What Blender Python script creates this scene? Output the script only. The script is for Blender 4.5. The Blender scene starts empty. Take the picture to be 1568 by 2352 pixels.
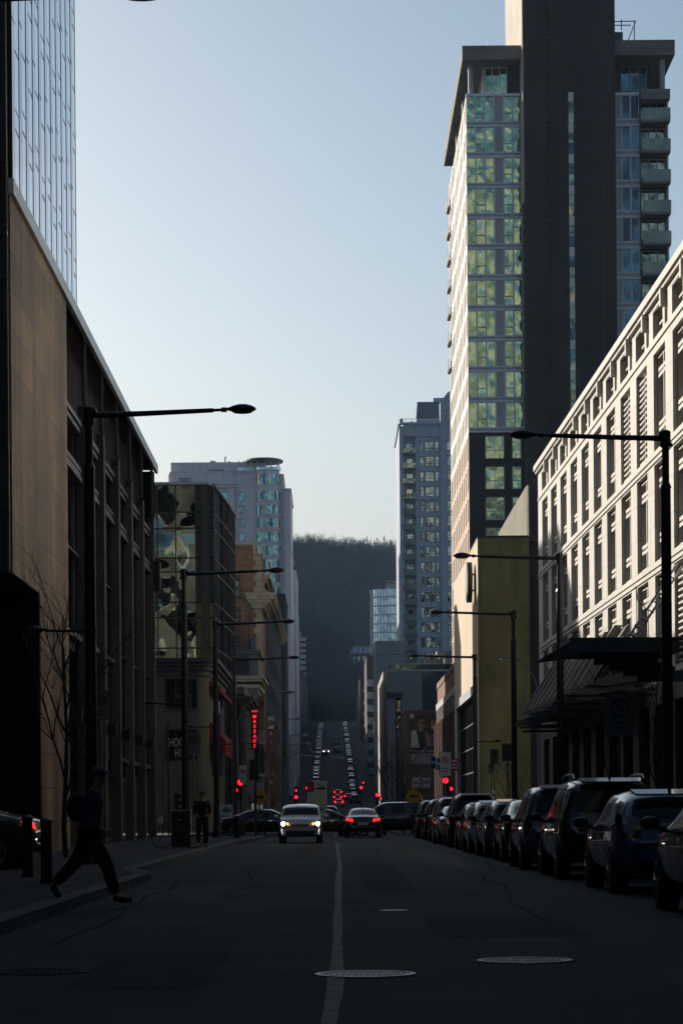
import bpy, bmesh, math, random
from mathutils import Vector, Matrix, Quaternion
from mathutils.bvhtree import BVHTree
random.seed(7)
SC = bpy.context.scene
COL = SC.collection
R = math.radians
# ---------------------------------------------------------------- camera
FP, VX, VY, EYE, ROLL = 5500.0, 765.0, 1869.0, 1.2, R(0.45)
cam = bpy.data.cameras.new('camera'); camo = bpy.data.objects.new('camera', cam); COL.objects.link(camo)
cam.sensor_fit = 'VERTICAL'; cam.sensor_height = 36; cam.lens = FP/2352*36
cam.clip_start = 0.5; cam.clip_end = 9000
camo.location = (0, 0, EYE); camo.rotation_euler = (R(90), 0, 0)
camo.rotation_euler = (Matrix.Rotation(R(90), 3, 'X') @ Matrix.Rotation(-ROLL, 3, 'Z')).to_euler()
cam.shift_x = (784-VX)/2352; cam.shift_y = (VY-1176)/2352
SC.camera = camo
# ---------------------------------------------------------------- sky, sun, exposure
SUN_EL, SUN_AZ = R(24), R(-46)           # azimuth from +Y, negative = to the left
SC.view_settings.view_transform = 'Standard'; SC.view_settings.look = 'None'
SC.view_settings.exposure = 0.55; SC.view_settings.gamma = 1.0
W = bpy.data.worlds.new('World'); SC.world = W; W.use_nodes = True
nt = W.node_tree; bg = nt.nodes['Background']
sky = nt.nodes.new('ShaderNodeTexSky'); sky.sky_type = 'NISHITA'; sky.sun_disc = False
sky.sun_elevation = SUN_EL; sky.sun_rotation = SUN_AZ
sky.air_density = 1.0; sky.dust_density = 3.6; sky.ozone_density = 2.4
tc = nt.nodes.new('ShaderNodeTexCoord'); sx_ = nt.nodes.new('ShaderNodeSeparateXYZ'); nt.links.new(tc.outputs['Generated'], sx_.inputs[0])
rp = nt.nodes.new('ShaderNodeValToRGB'); rp.color_ramp.elements[0].position = .0; rp.color_ramp.elements[1].position = .8
rp.color_ramp.elements[0].color = (1.34,1.28,1.27,1); rp.color_ramp.elements[1].color = (.42,.46,.46,1)
e_ = rp.color_ramp.elements.new(.16); e_.color = (1.15,1.15,1.10,1); e_ = rp.color_ramp.elements.new(.36); e_.color = (.84,.90,.86,1)
nt.links.new(sx_.outputs[2], rp.inputs[0])
mu = nt.nodes.new('ShaderNodeMix'); mu.data_type = 'RGBA'; mu.blend_type = 'MULTIPLY'; mu.inputs[0].default_value = 1; nt.links.new(sky.outputs[0], mu.inputs[6]); nt.links.new(rp.outputs[0], mu.inputs[7]); nt.links.new(mu.outputs[2], bg.inputs[0]); bg.inputs[1].default_value = 0.085
sl = bpy.data.lights.new('sun', 'SUN'); sl.energy = 5.0; sl.angle = R(0.6); sl.color = (1, .90, .78)
so = bpy.data.objects.new('sun', sl); COL.objects.link(so)
sd = Vector((math.sin(SUN_AZ)*math.cos(SUN_EL), math.cos(SUN_AZ)*math.cos(SUN_EL), math.sin(SUN_EL)))
so.rotation_euler = sd.to_track_quat('Z', 'Y').to_euler(); so.location = (0, 0, 200)
SC.cycles.max_bounces = 5; SC.cycles.diffuse_bounces = 2; SC.cycles.volume_bounces = 0; SC.cycles.sample_clamp_indirect = 12
SC.cycles.volume_step_rate = 5; SC.cycles.blur_glossy = 0.05

# photograph pixel (1568 x 2352 scale) at depth d -> world X, Z
def PX(dx, dy, d): return ((dx-VX) + math.tan(ROLL)*(VY-dy))*d/FP
def PZ(dx, dy, d): return EYE + ((VY-dy) - math.tan(ROLL)*(dx-VX))*d/FP

# street profile
PROF = [(-600,0),(125,0),(160,-.3),(200,-.7),(300,-.5),(400,1.2),(440,2.4),(480,3.6),(520,5.8),(580,12),(700,22),(800,30.5),(950,37.5),(1010,46),(1080,61),(1240,106),(1400,143),(1600,145),(2600,120),(6000,80)]
def zr(y):
    if y <= PROF[0][0]: return PROF[0][1]
    for (a, za), (b, zb) in zip(PROF, PROF[1:]):
        if y <= b: return za + (zb-za)*(y-a)/(b-a)
    return PROF[-1][1]

# ---------------------------------------------------------------- materials
MATS = {}
def newmat(name):
    m = bpy.data.materials.new(name); m.use_nodes = True
    MATS[name] = m
    return m, m.node_tree, m.node_tree.nodes, m.node_tree.links, m.node_tree.nodes['Principled BSDF']
def wallvec(N, L):
    g = N.new('ShaderNodeNewGeometry'); s = N.new('ShaderNodeSeparateXYZ'); L.new(g.outputs['Position'], s.inputs[0])
    a = N.new('ShaderNodeMath'); a.operation = 'ADD'; L.new(s.outputs[0], a.inputs[0]); L.new(s.outputs[1], a.inputs[1])
    c = N.new('ShaderNodeCombineXYZ'); L.new(a.outputs[0], c.inputs[0]); L.new(s.outputs[2], c.inputs[1])
    return c.outputs[0], g.outputs['Position']
def dark(c, k): return tuple(x*k for x in c[:3]) + (1,)
def M(name, col, rough=.8, metal=0., var=.2, scale=.8, bump=0., bscale=20, coat=0., spec=.5, stretch=None, detail=5):
    if name in MATS: return MATS[name]
    m, t, N, L, P = newmat(name)
    g = N.new('ShaderNodeNewGeometry'); n = N.new('ShaderNodeTexNoise'); n.inputs['Scale'].default_value = scale; n.inputs['Detail'].default_value = detail
    if stretch:
        mp = N.new('ShaderNodeMapping'); mp.inputs['Scale'].default_value = stretch
        L.new(g.outputs['Position'], mp.inputs[0]); L.new(mp.outputs[0], n.inputs['Vector'])
    else: L.new(g.outputs['Position'], n.inputs['Vector'])
    r = N.new('ShaderNodeValToRGB'); e = r.color_ramp.elements
    e[0].position = .3; e[1].position = .7; e[0].color = dark(col, 1-var); e[1].color = dark(col, 1+var)
    L.new(n.outputs[0], r.inputs[0]); L.new(r.outputs[0], P.inputs['Base Color'])
    P.inputs['Roughness'].default_value = rough; P.inputs['Metallic'].default_value = metal
    P.inputs['Coat Weight'].default_value = coat; P.inputs['Specular IOR Level'].default_value = spec
    if bump:
        n2 = N.new('ShaderNodeTexNoise'); n2.inputs['Scale'].default_value = bscale; n2.inputs['Detail'].default_value = 4
        L.new(g.outputs['Position'], n2.inputs['Vector'])
        b = N.new('ShaderNodeBump'); b.inputs['Strength'].default_value = bump; b.inputs['Distance'].default_value = .02
        L.new(n2.outputs[0], b.inputs['Height']); L.new(b.outputs[0], P.inputs['Normal'])
    return m
def BR(name, c1, c2, mor, bw, bh, ms=.01, rough=.85, off=.5, var=.25, vscale=.15, bias=0., spec=.5, dapple=None):
    if name in MATS: return MATS[name]
    """masonry or panel joints laid along the wall, with a large-scale tint variation"""
    m, t, N, L, P = newmat(name)
    v, pos = wallvec(N, L)
    b = N.new('ShaderNodeTexBrick'); b.offset = off
    b.inputs['Color1'].default_value = (*c1, 1); b.inputs['Color2'].default_value = (*c2, 1); b.inputs['Mortar'].default_value = (*mor, 1)
    b.inputs['Scale'].default_value = 1; b.inputs['Mortar Size'].default_value = ms; b.inputs['Brick Width'].default_value = bw; b.inputs['Row Height'].default_value = bh
    b.inputs['Mortar Smooth'].default_value = .1; b.inputs['Bias'].default_value = bias
    L.new(v, b.inputs['Vector'])
    n = N.new('ShaderNodeTexNoise'); n.inputs['Scale'].default_value = vscale; n.inputs['Detail'].default_value = 6
    L.new(pos, n.inputs['Vector'])
    mr = N.new('ShaderNodeMapRange'); mr.inputs[1].default_value = .3; mr.inputs[2].default_value = .7; mr.inputs[3].default_value = 1-var; mr.inputs[4].default_value = 1+var
    L.new(n.outputs[0], mr.inputs[0])
    if dapple:  # upright streaks painted in place of dappled light thrown back by windows
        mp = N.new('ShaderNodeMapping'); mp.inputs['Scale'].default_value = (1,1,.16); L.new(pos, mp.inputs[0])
        ns = N.new('ShaderNodeTexNoise'); ns.inputs['Scale'].default_value = dapple[0]; ns.inputs['Detail'].default_value = 4; L.new(mp.outputs[0], ns.inputs['Vector'])
        mr2 = N.new('ShaderNodeMapRange'); mr2.inputs[1].default_value = .42; mr2.inputs[2].default_value = .66; mr2.inputs[3].default_value = 1-dapple[1]; mr2.inputs[4].default_value = 1+dapple[1]
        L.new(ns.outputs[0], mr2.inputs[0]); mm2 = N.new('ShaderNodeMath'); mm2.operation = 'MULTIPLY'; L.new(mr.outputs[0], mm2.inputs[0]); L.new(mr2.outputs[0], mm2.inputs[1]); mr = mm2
    mx = N.new('ShaderNodeVectorMath'); mx.operation = 'SCALE'; L.new(b.outputs[0], mx.inputs[0]); L.new(mr.outputs[0], mx.inputs['Scale'])
    L.new(mx.outputs[0], P.inputs['Base Color'])
    P.inputs['Roughness'].default_value = rough; P.inputs['Specular IOR Level'].default_value = spec
    bp = N.new('ShaderNodeBump'); bp.inputs['Strength'].default_value = .3; bp.inputs['Distance'].default_value = .01; bp.invert = True
    L.new(b.outputs['Fac'], bp.inputs['Height']); L.new(bp.outputs[0], P.inputs['Normal'])
    return m
def GL(name, tint, rough=.03, wscale=.5, wst=.25, dark_tint=None, vs=.6, dist=.05):
    if name in MATS: return MATS[name]
    """coated window glass: tinted mirror with rolled, pillowy panes; curtains and rooms behind vary it pane by pane"""
    m, t, N, L, P = newmat(name)
    g = N.new('ShaderNodeNewGeometry')
    n = N.new('ShaderNodeTexNoise'); n.inputs['Scale'].default_value = wscale; n.inputs['Detail'].default_value = 1.5
    L.new(g.outputs['Position'], n.inputs['Vector'])
    b = N.new('ShaderNodeBump'); b.inputs['Strength'].default_value = wst; b.inputs['Distance'].default_value = dist
    L.new(n.outputs[0], b.inputs['Height']); L.new(b.outputs[0], P.inputs['Normal'])
    oi = N.new('ShaderNodeObjectInfo')
    n2 = N.new('ShaderNodeTexNoise'); n2.noise_dimensions = '4D'; n2.inputs['Scale'].default_value = vs; n2.inputs['Detail'].default_value = 2
    L.new(g.outputs['Position'], n2.inputs['Vector']); 
    mm = N.new('ShaderNodeMath'); mm.operation = 'MULTIPLY'; mm.inputs[1].default_value = 37; L.new(oi.outputs['Random'], mm.inputs[0]); L.new(mm.outputs[0], n2.inputs['W'])
    r = N.new('ShaderNodeValToRGB'); e = r.color_ramp.elements
    e[0].position = .38; e[1].position = .62; dt = dark_tint or tuple(x*.55 for x in tint)
    e[0].color = (*dt, 1); e[1].color = (*tint, 1)
    L.new(n2.outputs[0], r.inputs[0]); L.new(r.outputs[0], P.inputs['Base Color'])
    P.inputs['Metallic'].default_value = 1; P.inputs['Roughness'].default_value = rough
    return m
def EM(name, col, st):
    m, t, N, L, P = newmat(name)
    P.inputs['Base Color'].default_value = (*col, 1); P.inputs['Emission Color'].default_value = (*col, 1); P.inputs['Emission Strength'].default_value = st
    return m
def PAINT(name, col, metal=.3, rough=.35):
    m, t, N, L, P = newmat(name)
    P.inputs['Base Color'].default_value = (*col, 1); P.inputs['Metallic'].default_value = metal; P.inputs['Roughness'].default_value = rough
    P.inputs['Coat Weight'].default_value = 1; P.inputs['Coat Roughness'].default_value = .04
    g = N.new('ShaderNodeNewGeometry'); n = N.new('ShaderNodeTexNoise'); n.inputs['Scale'].default_value = 2.5; n.inputs['Detail'].default_value = 6
    L.new(g.outputs['Position'], n.inputs['Vector'])
    mr = N.new('ShaderNodeMapRange'); mr.inputs[3].default_value = rough-.08; mr.inputs[4].default_value = rough+.2
    L.new(n.outputs[0], mr.inputs[0]); L.new(mr.outputs[0], P.inputs['Roughness'])
    return m

asphalt = M('asphalt', (.040,.043,.043), .85, spec=.2, var=.3, scale=.5, bump=.35, bscale=60)
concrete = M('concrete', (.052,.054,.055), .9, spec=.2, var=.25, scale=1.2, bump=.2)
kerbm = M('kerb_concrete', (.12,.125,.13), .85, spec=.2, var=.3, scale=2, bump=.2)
blackm = M('black_paint', (.012,.013,.015), .45, var=.1)
polem = M('dark_pole_paint', (.014,.015,.018), .38, var=.2, scale=6, bump=.05)
metal = M('grey_metal', (.33,.34,.35), .4, .7, var=.15, scale=3)
frame_l = M('pale_frame', (.45,.46,.47), .4, .2, var=.1)
frame_d = M('dark_frame', (.05,.05,.048), .5, .2, var=.1)
frame_w = M('white_frame', (.62,.62,.6), .5, 0, var=.08)
roofm = M('roof_gravel', (.16,.16,.155), .9, var=.3, scale=2)
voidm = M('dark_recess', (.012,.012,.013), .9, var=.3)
chrome = M('chrome', (.7,.7,.72), .12, 1, var=.05)
rubber = M('tyre_rubber', (.018,.018,.019), .8, var=.2, scale=9)
rim = M('wheel_alloy', (.35,.36,.37), .3, .9, var=.1)
white_p = M('white_plastic', (.7,.71,.7), .5, var=.06)
reflector = M('tail_lens_dark', (.04,.006,.006), .12, coat=1, var=.1)
skinm = M('skin', (.35,.2,.14), .55, var=.12, scale=15)
red_on = EM('red_signal_glow', (1,.008,.02), 3)
tail_on = EM('tail_light_glow', (1,.01,.012), 2.4)
head_on = EM('headlight_glow', (1,.86,.66), 30)
amber_on = EM('amber_marker_glow', (1,.42,.05), 6)
neon = EM('red_neon_glow', (1,.02,.03), 1.1)
litwhite = EM('backlit_sign_white', (.55,.62,.5), .16)

# ---------------------------------------------------------------- mesh builder
class MB:
    def __init__(s): s.v = []; s.f = []; s.m = []
    def quad(s, a, b, c, d, mi=0):
        n = len(s.v); s.v += [tuple(a), tuple(b), tuple(c), tuple(d)]; s.f.append((n, n+1, n+2, n+3)); s.m.append(mi); return s
    def poly(s, pts, mi=0):
        n = len(s.v); s.v += [tuple(p) for p in pts]; s.f.append(tuple(range(n, n+len(pts)))); s.m.append(mi); return s
    def box(s, x0, x1, y0, y1, z0, z1, mi=0):
        n = len(s.v)
        s.v += [(x0,y0,z0),(x1,y0,z0),(x1,y1,z0),(x0,y1,z0),(x0,y0,z1),(x1,y0,z1),(x1,y1,z1),(x0,y1,z1)]
        for f in ((0,3,2,1),(4,5,6,7),(0,1,5,4),(1,2,6,5),(2,3,7,6),(3,0,4,7)):
            s.f.append(tuple(n+i for i in f)); s.m.append(mi)
        return s
    def prism(s, poly, z0, z1, mi=0, cap=True):
        n = len(s.v); k = len(poly)
        s.v += [(x, y, z0) for x, y in poly] + [(x, y, z1) for x, y in poly]
        for i in range(k):
            j = (i+1) % k; s.f.append((n+i, n+j, n+k+j, n+k+i)); s.m.append(mi)
        if cap:
            s.f.append(tuple(n+i for i in reversed(range(k)))); s.m.append(mi)
            s.f.append(tuple(n+k+i for i in range(k))); s.m.append(mi)
        return s
    def extr(s, pts, off, mi=0):
        """closed polygon of 3-D points extruded by a vector"""
        n = len(s.v); k = len(pts); off = Vector(off)
        s.v += [tuple(p) for p in pts] + [tuple(Vector(p)+off) for p in pts]
        for i in range(k):
            j = (i+1) % k; s.f.append((n+i, n+j, n+k+j, n+k+i)); s.m.append(mi)
        s.f.append(tuple(n+i for i in reversed(range(k)))); s.m.append(mi)
        s.f.append(tuple(n+k+i for i in range(k))); s.m.append(mi)
        return s
    def tube(s, path, r, n=10, mi=0, cap=True):
        path = [Vector(p) for p in path]
        rs = r if isinstance(r, (list, tuple)) else [r]*len(path)
        rings = []; up = None
        for i, p in enumerate(path):
            d = (path[min(i+1, len(path)-1)] - path[max(i-1, 0)]).normalized()
            if up is None: up = Vector((0,0,1)) if abs(d.z) < .9 else Vector((1,0,0))
            x = d.cross(up).normalized(); y = x.cross(d).normalized(); up = y
            b = len(s.v)
            for k in range(n):
                a = 2*math.pi*k/n; s.v.append(tuple(p + (x*math.cos(a)+y*math.sin(a))*rs[i]))
            rings.append(b)
        for a, b in zip(rings, rings[1:]):
            for k in range(n):
                j = (k+1) % n; s.f.append((a+k, b+k, b+j, a+j)); s.m.append(mi)
        if cap:
            s.f.append(tuple(rings[0]+k for k in range(n))); s.m.append(mi)
            s.f.append(tuple(rings[-1]+k for k in reversed(range(n)))); s.m.append(mi)
        return s
    def disc(s, c, r, ax='y', t=.02, n=24, mi=0, r2=None):
        c = Vector(c); d = {'x':Vector((1,0,0)),'y':Vector((0,1,0)),'z':Vector((0,0,1))}[ax]
        return s.tube([c-d*t/2, c+d*t/2], [r, r2 if r2 is not None else r], n, mi)
    def ell(s, c, rx, ry, rz, nu=16, nv=10, mi=0, zmin=-1):
        b = len(s.v)
        for i in range(nv+1):
            th = math.pi*i/nv
            for k in range(nu):
                a = 2*math.pi*k/nu; z = max(math.cos(th), zmin)
                s.v.append((c[0]+rx*math.sin(th)*math.cos(a), c[1]+ry*math.sin(th)*math.sin(a), c[2]+rz*z))
        for i in range(nv):
            for k in range(nu):
                j = (k+1) % nu; s.f.append((b+i*nu+k, b+(i+1)*nu+k, b+(i+1)*nu+j, b+i*nu+j)); s.m.append(mi)
        return s
    def mesh(s, name, mats):
        me = bpy.data.meshes.new(name); me.from_pydata(s.v, [], s.f)
        for m in (mats if isinstance(mats, (list, tuple)) else [mats]): me.materials.append(m)
        if any(s.m): me.polygons.foreach_set('material_index', s.m)
        me.update(); return me
    def build(s, name, mats, parent=None, smooth=False, local=False):
        me = s.mesh(name, mats)
        if smooth:
            me.polygons.foreach_set('use_smooth', [True]*len(me.polygons))
            try: me.set_sharp_from_angle(angle=R(38))
            except Exception: pass
        o = bpy.data.objects.new(name, me); COL.objects.link(o)
        if parent is not None:
            o.parent = parent
            if not local:
                o.matrix_parent_inverse = wm(parent).inverted()
        return o
def wm(o):
    m = Matrix.Translation(o.location) @ o.rotation_euler.to_matrix().to_4x4()
    return wm(o.parent) @ o.matrix_parent_inverse @ m if o.parent else m
def tag(o, label=None, cat=None, group=None, kind=None):
    if label: o['label'] = label
    if cat: o['category'] = cat
    if group: o['group'] = group
    if kind: o['kind'] = kind
    return o
def thing(name, label, cat, loc=(0,0,0), rz=0, group=None):
    o = bpy.data.objects.new(name, None); COL.objects.link(o); o.location = loc; o.rotation_euler = (0,0,rz); o.empty_display_size = .3
    return tag(o, label, cat, group)
def setm(o): return o
def copy_tree(o, parent=None):
    c = o.copy(); COL.objects.link(c)
    if parent: c.parent = parent
    for ch in list(o.children): copy_tree(ch, c)
    return c
def swap(o, a, b):
    """give a copied thing another material (new mesh data where it differs)"""
    for ch in [o]+list(o.children_recursive):
        if ch.type == 'MESH' and a.name in [m.name for m in ch.data.materials if m]:
            key = ch.data.name+'|'+b.name
            me = SWAPC.get(key)
            if me is None:
                me = ch.data.copy(); SWAPC[key] = me
                for i, m in enumerate(me.materials):
                    if m == a: me.materials[i] = b
            ch.data = me
SWAPC = {}
def text(body, size, mat, parent, loc, rot=(R(90),0,0), ex=.01, name='lettering', align='CENTER', sx=1., spacing=1., bold=0.):
    cu = bpy.data.curves.new('t', 'FONT'); cu.body = body; cu.size = size; cu.extrude = ex; cu.align_x = align; cu.align_y = 'CENTER'; cu.space_line = spacing; cu.offset = bold
    to = bpy.data.objects.new('t', cu)
    COL.objects.link(to); dg = bpy.context.evaluated_depsgraph_get(); dg.update()
    me = bpy.data.meshes.new_from_object(to.evaluated_get(dg)); bpy.data.objects.remove(to)
    me.name = name; me.materials.clear(); me.materials.append(mat)
    o = bpy.data.objects.new(name, me); COL.objects.link(o)
    o.location = loc; o.rotation_euler = rot; o.scale = (sx,1,1)
    if parent: o.parent = parent; o.matrix_parent_inverse = wm(parent).inverted()
    return o

# ---------------------------------------------------------------- facades
def fp(face, c, u, v, dep):
    return {'S': (u, c+dep, v), 'W': (c+dep, u, v), 'E': (c-dep, u, v), 'N': (u, c-dep, v)}[face]
FROT = {'S': 0, 'W': R(-90), 'E': R(90), 'N': R(180)}
def facade(mb, face, c, u0, u1, z0, z1, cols, rows, dep, mi=0, rmi=None, skip=None):
    us = sorted(set([u0, u1]+[x for ab in cols for x in ab])); vs = sorted(set([z0, z1]+[x for ab in rows for x in ab]))
    us = [u for u in us if u0 <= u <= u1]; vs = [v for v in vs if z0 <= v <= z1]
    rmi = mi if rmi is None else rmi
    def hole(a, b, p, q):
        for i, cc in enumerate(cols):
            if cc[0] <= a+1e-6 and b <= cc[1]+1e-6:
                for j, rr in enumerate(rows):
                    if rr[0] <= p+1e-6 and q <= rr[1]+1e-6:
                        return not (skip and skip(i, j))
        return False
    Q = lambda *p: mb.quad(*p)
    for a, b in zip(us, us[1:]):
        run = None
        for p, q in zip(vs, vs[1:]):
            if hole(a, b, p, q):
                if run is not None: mb.quad(fp(face,c,a,run,0), fp(face,c,b,run,0), fp(face,c,b,p,0), fp(face,c,a,p,0), mi); run = None
            elif run is None: run = p
        if run is not None: mb.quad(fp(face,c,a,run,0), fp(face,c,b,run,0), fp(face,c,b,z1,0), fp(face,c,a,z1,0), mi)
    for i, (a, b) in enumerate(cols):
        for j, (p, q) in enumerate(rows):
            if skip and skip(i, j): continue
            if a < u0 or b > u1 or p < z0 or q > z1: continue
            for (A, B) in (((a,p),(b,p)), ((b,p),(b,q)), ((b,q),(a,q)), ((a,q),(a,p))):
                mb.quad(fp(face,c,*A,0), fp(face,c,*B,0), fp(face,c,*B,dep), fp(face,c,*A,dep), rmi)
WC = {}
def win_mesh(w, h, nx=1, sp=(), t=.06, glass=None, frame=None, pro=.05, sill=0, name='window'):
    w = round(w, 2); h = round(h, 2)
    key = (w, h, nx, tuple(sp), t, glass.name, frame.name, pro, sill)
    if key in WC: return WC[key]
    mb = MB(); mb.quad((-w/2,0,0),(w/2,0,0),(w/2,0,h),(-w/2,0,h), 0)
    y0, y1 = -pro, .0
    xs = [-w/2 + w*i/nx for i in range(nx+1)]
    for i, x in enumerate(xs):
        a = x if i == 0 else (x-t if i == nx else x-t/2); mb.box(a, a+t, y0, y1, 0, h, 1)
    for z in [0]+[h*s for s in sp]+[h-t]:
        for i in range(nx):
            mb.box(xs[i]+(t if i == 0 else t/2), xs[i+1]-(t if i == nx-1 else t/2), y0+.004, y1, z, z+t, 1)
    if sill: mb.box(-w/2-.06, w/2+.06, -sill, -.001, -.12, -.002, 2)
    me = mb.mesh(name, [glass, frame, concrete]); WC[key] = me
    return me
def put_windows(th, face, c, cols, rows, dep, name='window', skip=None, alt=None, **k):
    base = wm(th).inverted()
    for i, (a, b) in enumerate(cols):
        for j, (p, q) in enumerate(rows):
            if skip and skip(i, j): continue
            kk = dict(k)
            if alt: kk.update(alt(i, j) or {})
            me = win_mesh(b-a-.01, q-p-.01, name=name, **kk)
            o = bpy.data.objects.new(name, me); COL.objects.link(o); o.parent = th; o.matrix_parent_inverse = base
            o.location = fp(face, c, (a+b)/2, p+.005, dep); o.rotation_euler = (0, 0, FROT[face])
def rep(a, w, gap, n): return [(a+i*(w+gap), a+i*(w+gap)+w) for i in range(n)]
def building(name, label, cat, x0, x1, y0, y1, z0, z1, wall, S=None, Wf=None, E=None, parapet=.25, group=None, roofmat=None, wallname='wall', cap=None):
    th = thing(name, label, cat, ((x0+x1)/2, y0, z0), 0, group)
    mb = MB()
    for face, sp, c, u0, u1 in (('S', S, y0, x0, x1), ('W', Wf, x0, y0, y1), ('E', E, x1, y0, y1)):
        if sp:
            k = dict(sp); cols = k.pop('cols'); rows = k.pop('rows'); dep = k.pop('dep', .2); skip = k.get('skip')
            facade(mb, face, c, u0, u1, z0, z1, cols, rows, dep, 0, None, skip)
            put_windows(th, face, c, cols, rows, dep, **k)
        else: mb.quad(fp(face,c,u0,z0,0), fp(face,c,u1,z0,0), fp(face,c,u1,z1,0), fp(face,c,u0,z1,0))
    mb.quad((x0,y1,z0),(x1,y1,z0),(x1,y1,z1),(x0,y1,z1))
    mb.build(wallname, wall, th)
    r = MB(); r.box(x0+.02, x1-.02, y0+.02, y1-.02, z1-.3, z1, 0)
    if parapet: 
        e = parapet
        for bx in ((x0-.06,x1+.06,y0-.06,y0+.3),(x0-.06,x1+.06,y1-.3,y1+.06),(x0-.06,x0+.3,y0+.303,y1-.303),(x1-.3,x1+.06,y0+.303,y1-.303)):
            r.box(*bx, z1+.002, z1+e, 1)
    r.build('roof', [roofm, cap or wall], th)
    return th
# ---------------------------------------------------------------- the setting
def strip(name, xs, ys, dz, mat, zx=None, kind='structure', thick=0):
    """sheet following the street profile; xs(y) -> (x0, x1)"""
    mb = MB()
    for a, b in zip(ys, ys[1:]):
        (p0, p1), (q0, q1) = xs(a), xs(b)
        mb.quad((p0,a,zr(a)+dz),(p1,a,zr(a)+dz),(q1,b,zr(b)+dz),(q0,b,zr(b)+dz))
        if thick:
            mb.quad((p0,a,zr(a)+dz-thick),(p0,a,zr(a)+dz),(q0,b,zr(b)+dz),(q0,b,zr(b)+dz-thick))
            mb.quad((p1,a,zr(a)+dz-thick),(q1,b,zr(b)+dz-thick),(q1,b,zr(b)+dz),(p1,a,zr(a)+dz))
    if thick:
        for y in (ys[0], ys[-1]):
            p0, p1 = xs(y); mb.quad((p0,y,zr(y)+dz-thick),(p1,y,zr(y)+dz-thick),(p1,y,zr(y)+dz),(p0,y,zr(y)+dz))
    o = mb.build(name, mat); o['kind'] = kind
    return o
YS = sorted(set([-600,-300,-100,0,20,40,60,80,100,117,125,138,160,200,250,300,350,400,440,480,520,560,620,700,780,860,950]))
groundm = M('earth', (.022,.020,.018), .95, var=.4, scale=.02)
# terrain: one sheet out to the horizon, rising into the wooded hill
mb = MB(); gx = [-4000,-1500,-700,-400,-300,-200,-160,-130,-120,-70,-40,-20,0,20,40,70,120,200,400,700,1500,4000]
gy = [-4000,-600,-100,0,125,160,200,300,400,480,560,630,700,780,860,950,980,1010,1045,1080,1120,1160,1200,1240,1280,1320,1360,1400,1450,1600,2000,2600,6000]
def hill(x, y):
    z = zr(y)
    if y > 1000: z += 5*math.sin(x*.013+1)*min(1,(y-1000)/200) - max(0, abs(x)-300)*.02 + (3*math.sin(x*.05+y*.02) if y < 1500 else 0)
    if x < -130 and y > 1080: z += min(260, (-130-x)*1.1)*min(1, (y-1080)/120)  # unseen left shoulder raised so its shade falls on hill and haze
    return z
for y in gy:
    for x in gx: mb.v.append((x, y, hill(x, y)-.05 - (.4 if 125 < y < 1000 else 0)))
n = len(gx)
for j in range(len(gy)-1):
    for i in range(n-1): mb.f.append((j*n+i, j*n+i+1, (j+1)*n+i+1, (j+1)*n+i)); mb.m.append(0)
o = mb.build('ground', groundm); o['kind'] = 'structure'
strip('road', lambda y: (-9.5, 9.5) if y < 440 else (-5.2, 5.5), YS, 0, asphalt)
cs = MB(); cs.quad((-160,121,.004),(160,121,.004),(160,134,-.06),(-160,134,-.06)); 
o = cs.build('cross_road', asphalt); o['kind'] = 'structure'
LK = [(-600,-3.35),(44,-3.35),(48,-3.95),(66,-3.98),(96,-3.9),(108,-3.45),(119,-3.35)]
RK = [(-600,6.1),(119,6.1)]
def kx(K, y):
    if y <= K[0][0]: return K[0][1]
    for (a, xa), (b, xb) in zip(K, K[1:]):
        if y <= b: return xa+(xb-xa)*(y-a)/(b-a)
    return K[-1][1]
YN = sorted(set([-600,-100,0,10,20,30,40,44,46,48,55,66,80,96,100,104,108,114,119]))
strip('kerb_left', lambda y: (kx(LK,y)-.28, kx(LK,y)), YN, .14, kerbm, thick=.2)
strip('kerb_right', lambda y: (kx(RK,y), kx(RK,y)+.25), YN, .14, kerbm, thick=.2)
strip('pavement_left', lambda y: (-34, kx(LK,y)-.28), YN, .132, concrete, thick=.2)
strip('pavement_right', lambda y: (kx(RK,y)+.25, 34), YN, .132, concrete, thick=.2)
YF = [y for y in YS if y >= 138]
strip('pavement_far_left', lambda y: (-40, -5.0), YF, .15, concrete, thick=.25)
strip('pavement_far_right', lambda y: (5.4, 40), YF, .15, concrete, thick=.25)
# worn centre line, wobbling; tar seams; stop line
paint = M('worn_road_paint', (.13,.13,.12), .75, var=.5, scale=5, bump=.2)
tar = M('tar_seal', (.018,.018,.02), .9, spec=.1, var=.2)
cl = [(2,-.03),(12,-.06),(14,-.03),(16,.0),(19,.02),(24,.035),(30,.05),(38,.07),(46,.10),(52,.13),(60,.15),(72,.13),(84,.15),(96,.14),(104,.12)]
def wob(pts, w0, w1, z, mat, name, seed=0):
    rnd = random.Random(seed); mb = MB(); P = []
    for (a, xa), (b, xb) in zip(pts, pts[1:]):
        k = max(2, int((b-a)/1.0))
        for i in range(k): 
            t = i/k; P.append((a+(b-a)*t, xa+(xb-xa)*t))
    P.append(pts[-1])
    for (a, xa), (b, xb) in zip(P, P[1:]):
        pass
    ws = [rnd.uniform(w0, w1) for _ in P]
    for i in range(len(P)-1):
        (a, xa), (b, xb) = P[i], P[i+1]
        mb.quad((xa-ws[i],a,z),(xa+ws[i],a,z),(xb+ws[i+1],b,z),(xb-ws[i+1],b,z))
    o = mb.build(name, mat); o['kind'] = 'structure'; return o
wob(cl, .038, .062, .004, paint, 'road_marking_centre_line', 2)
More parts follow.
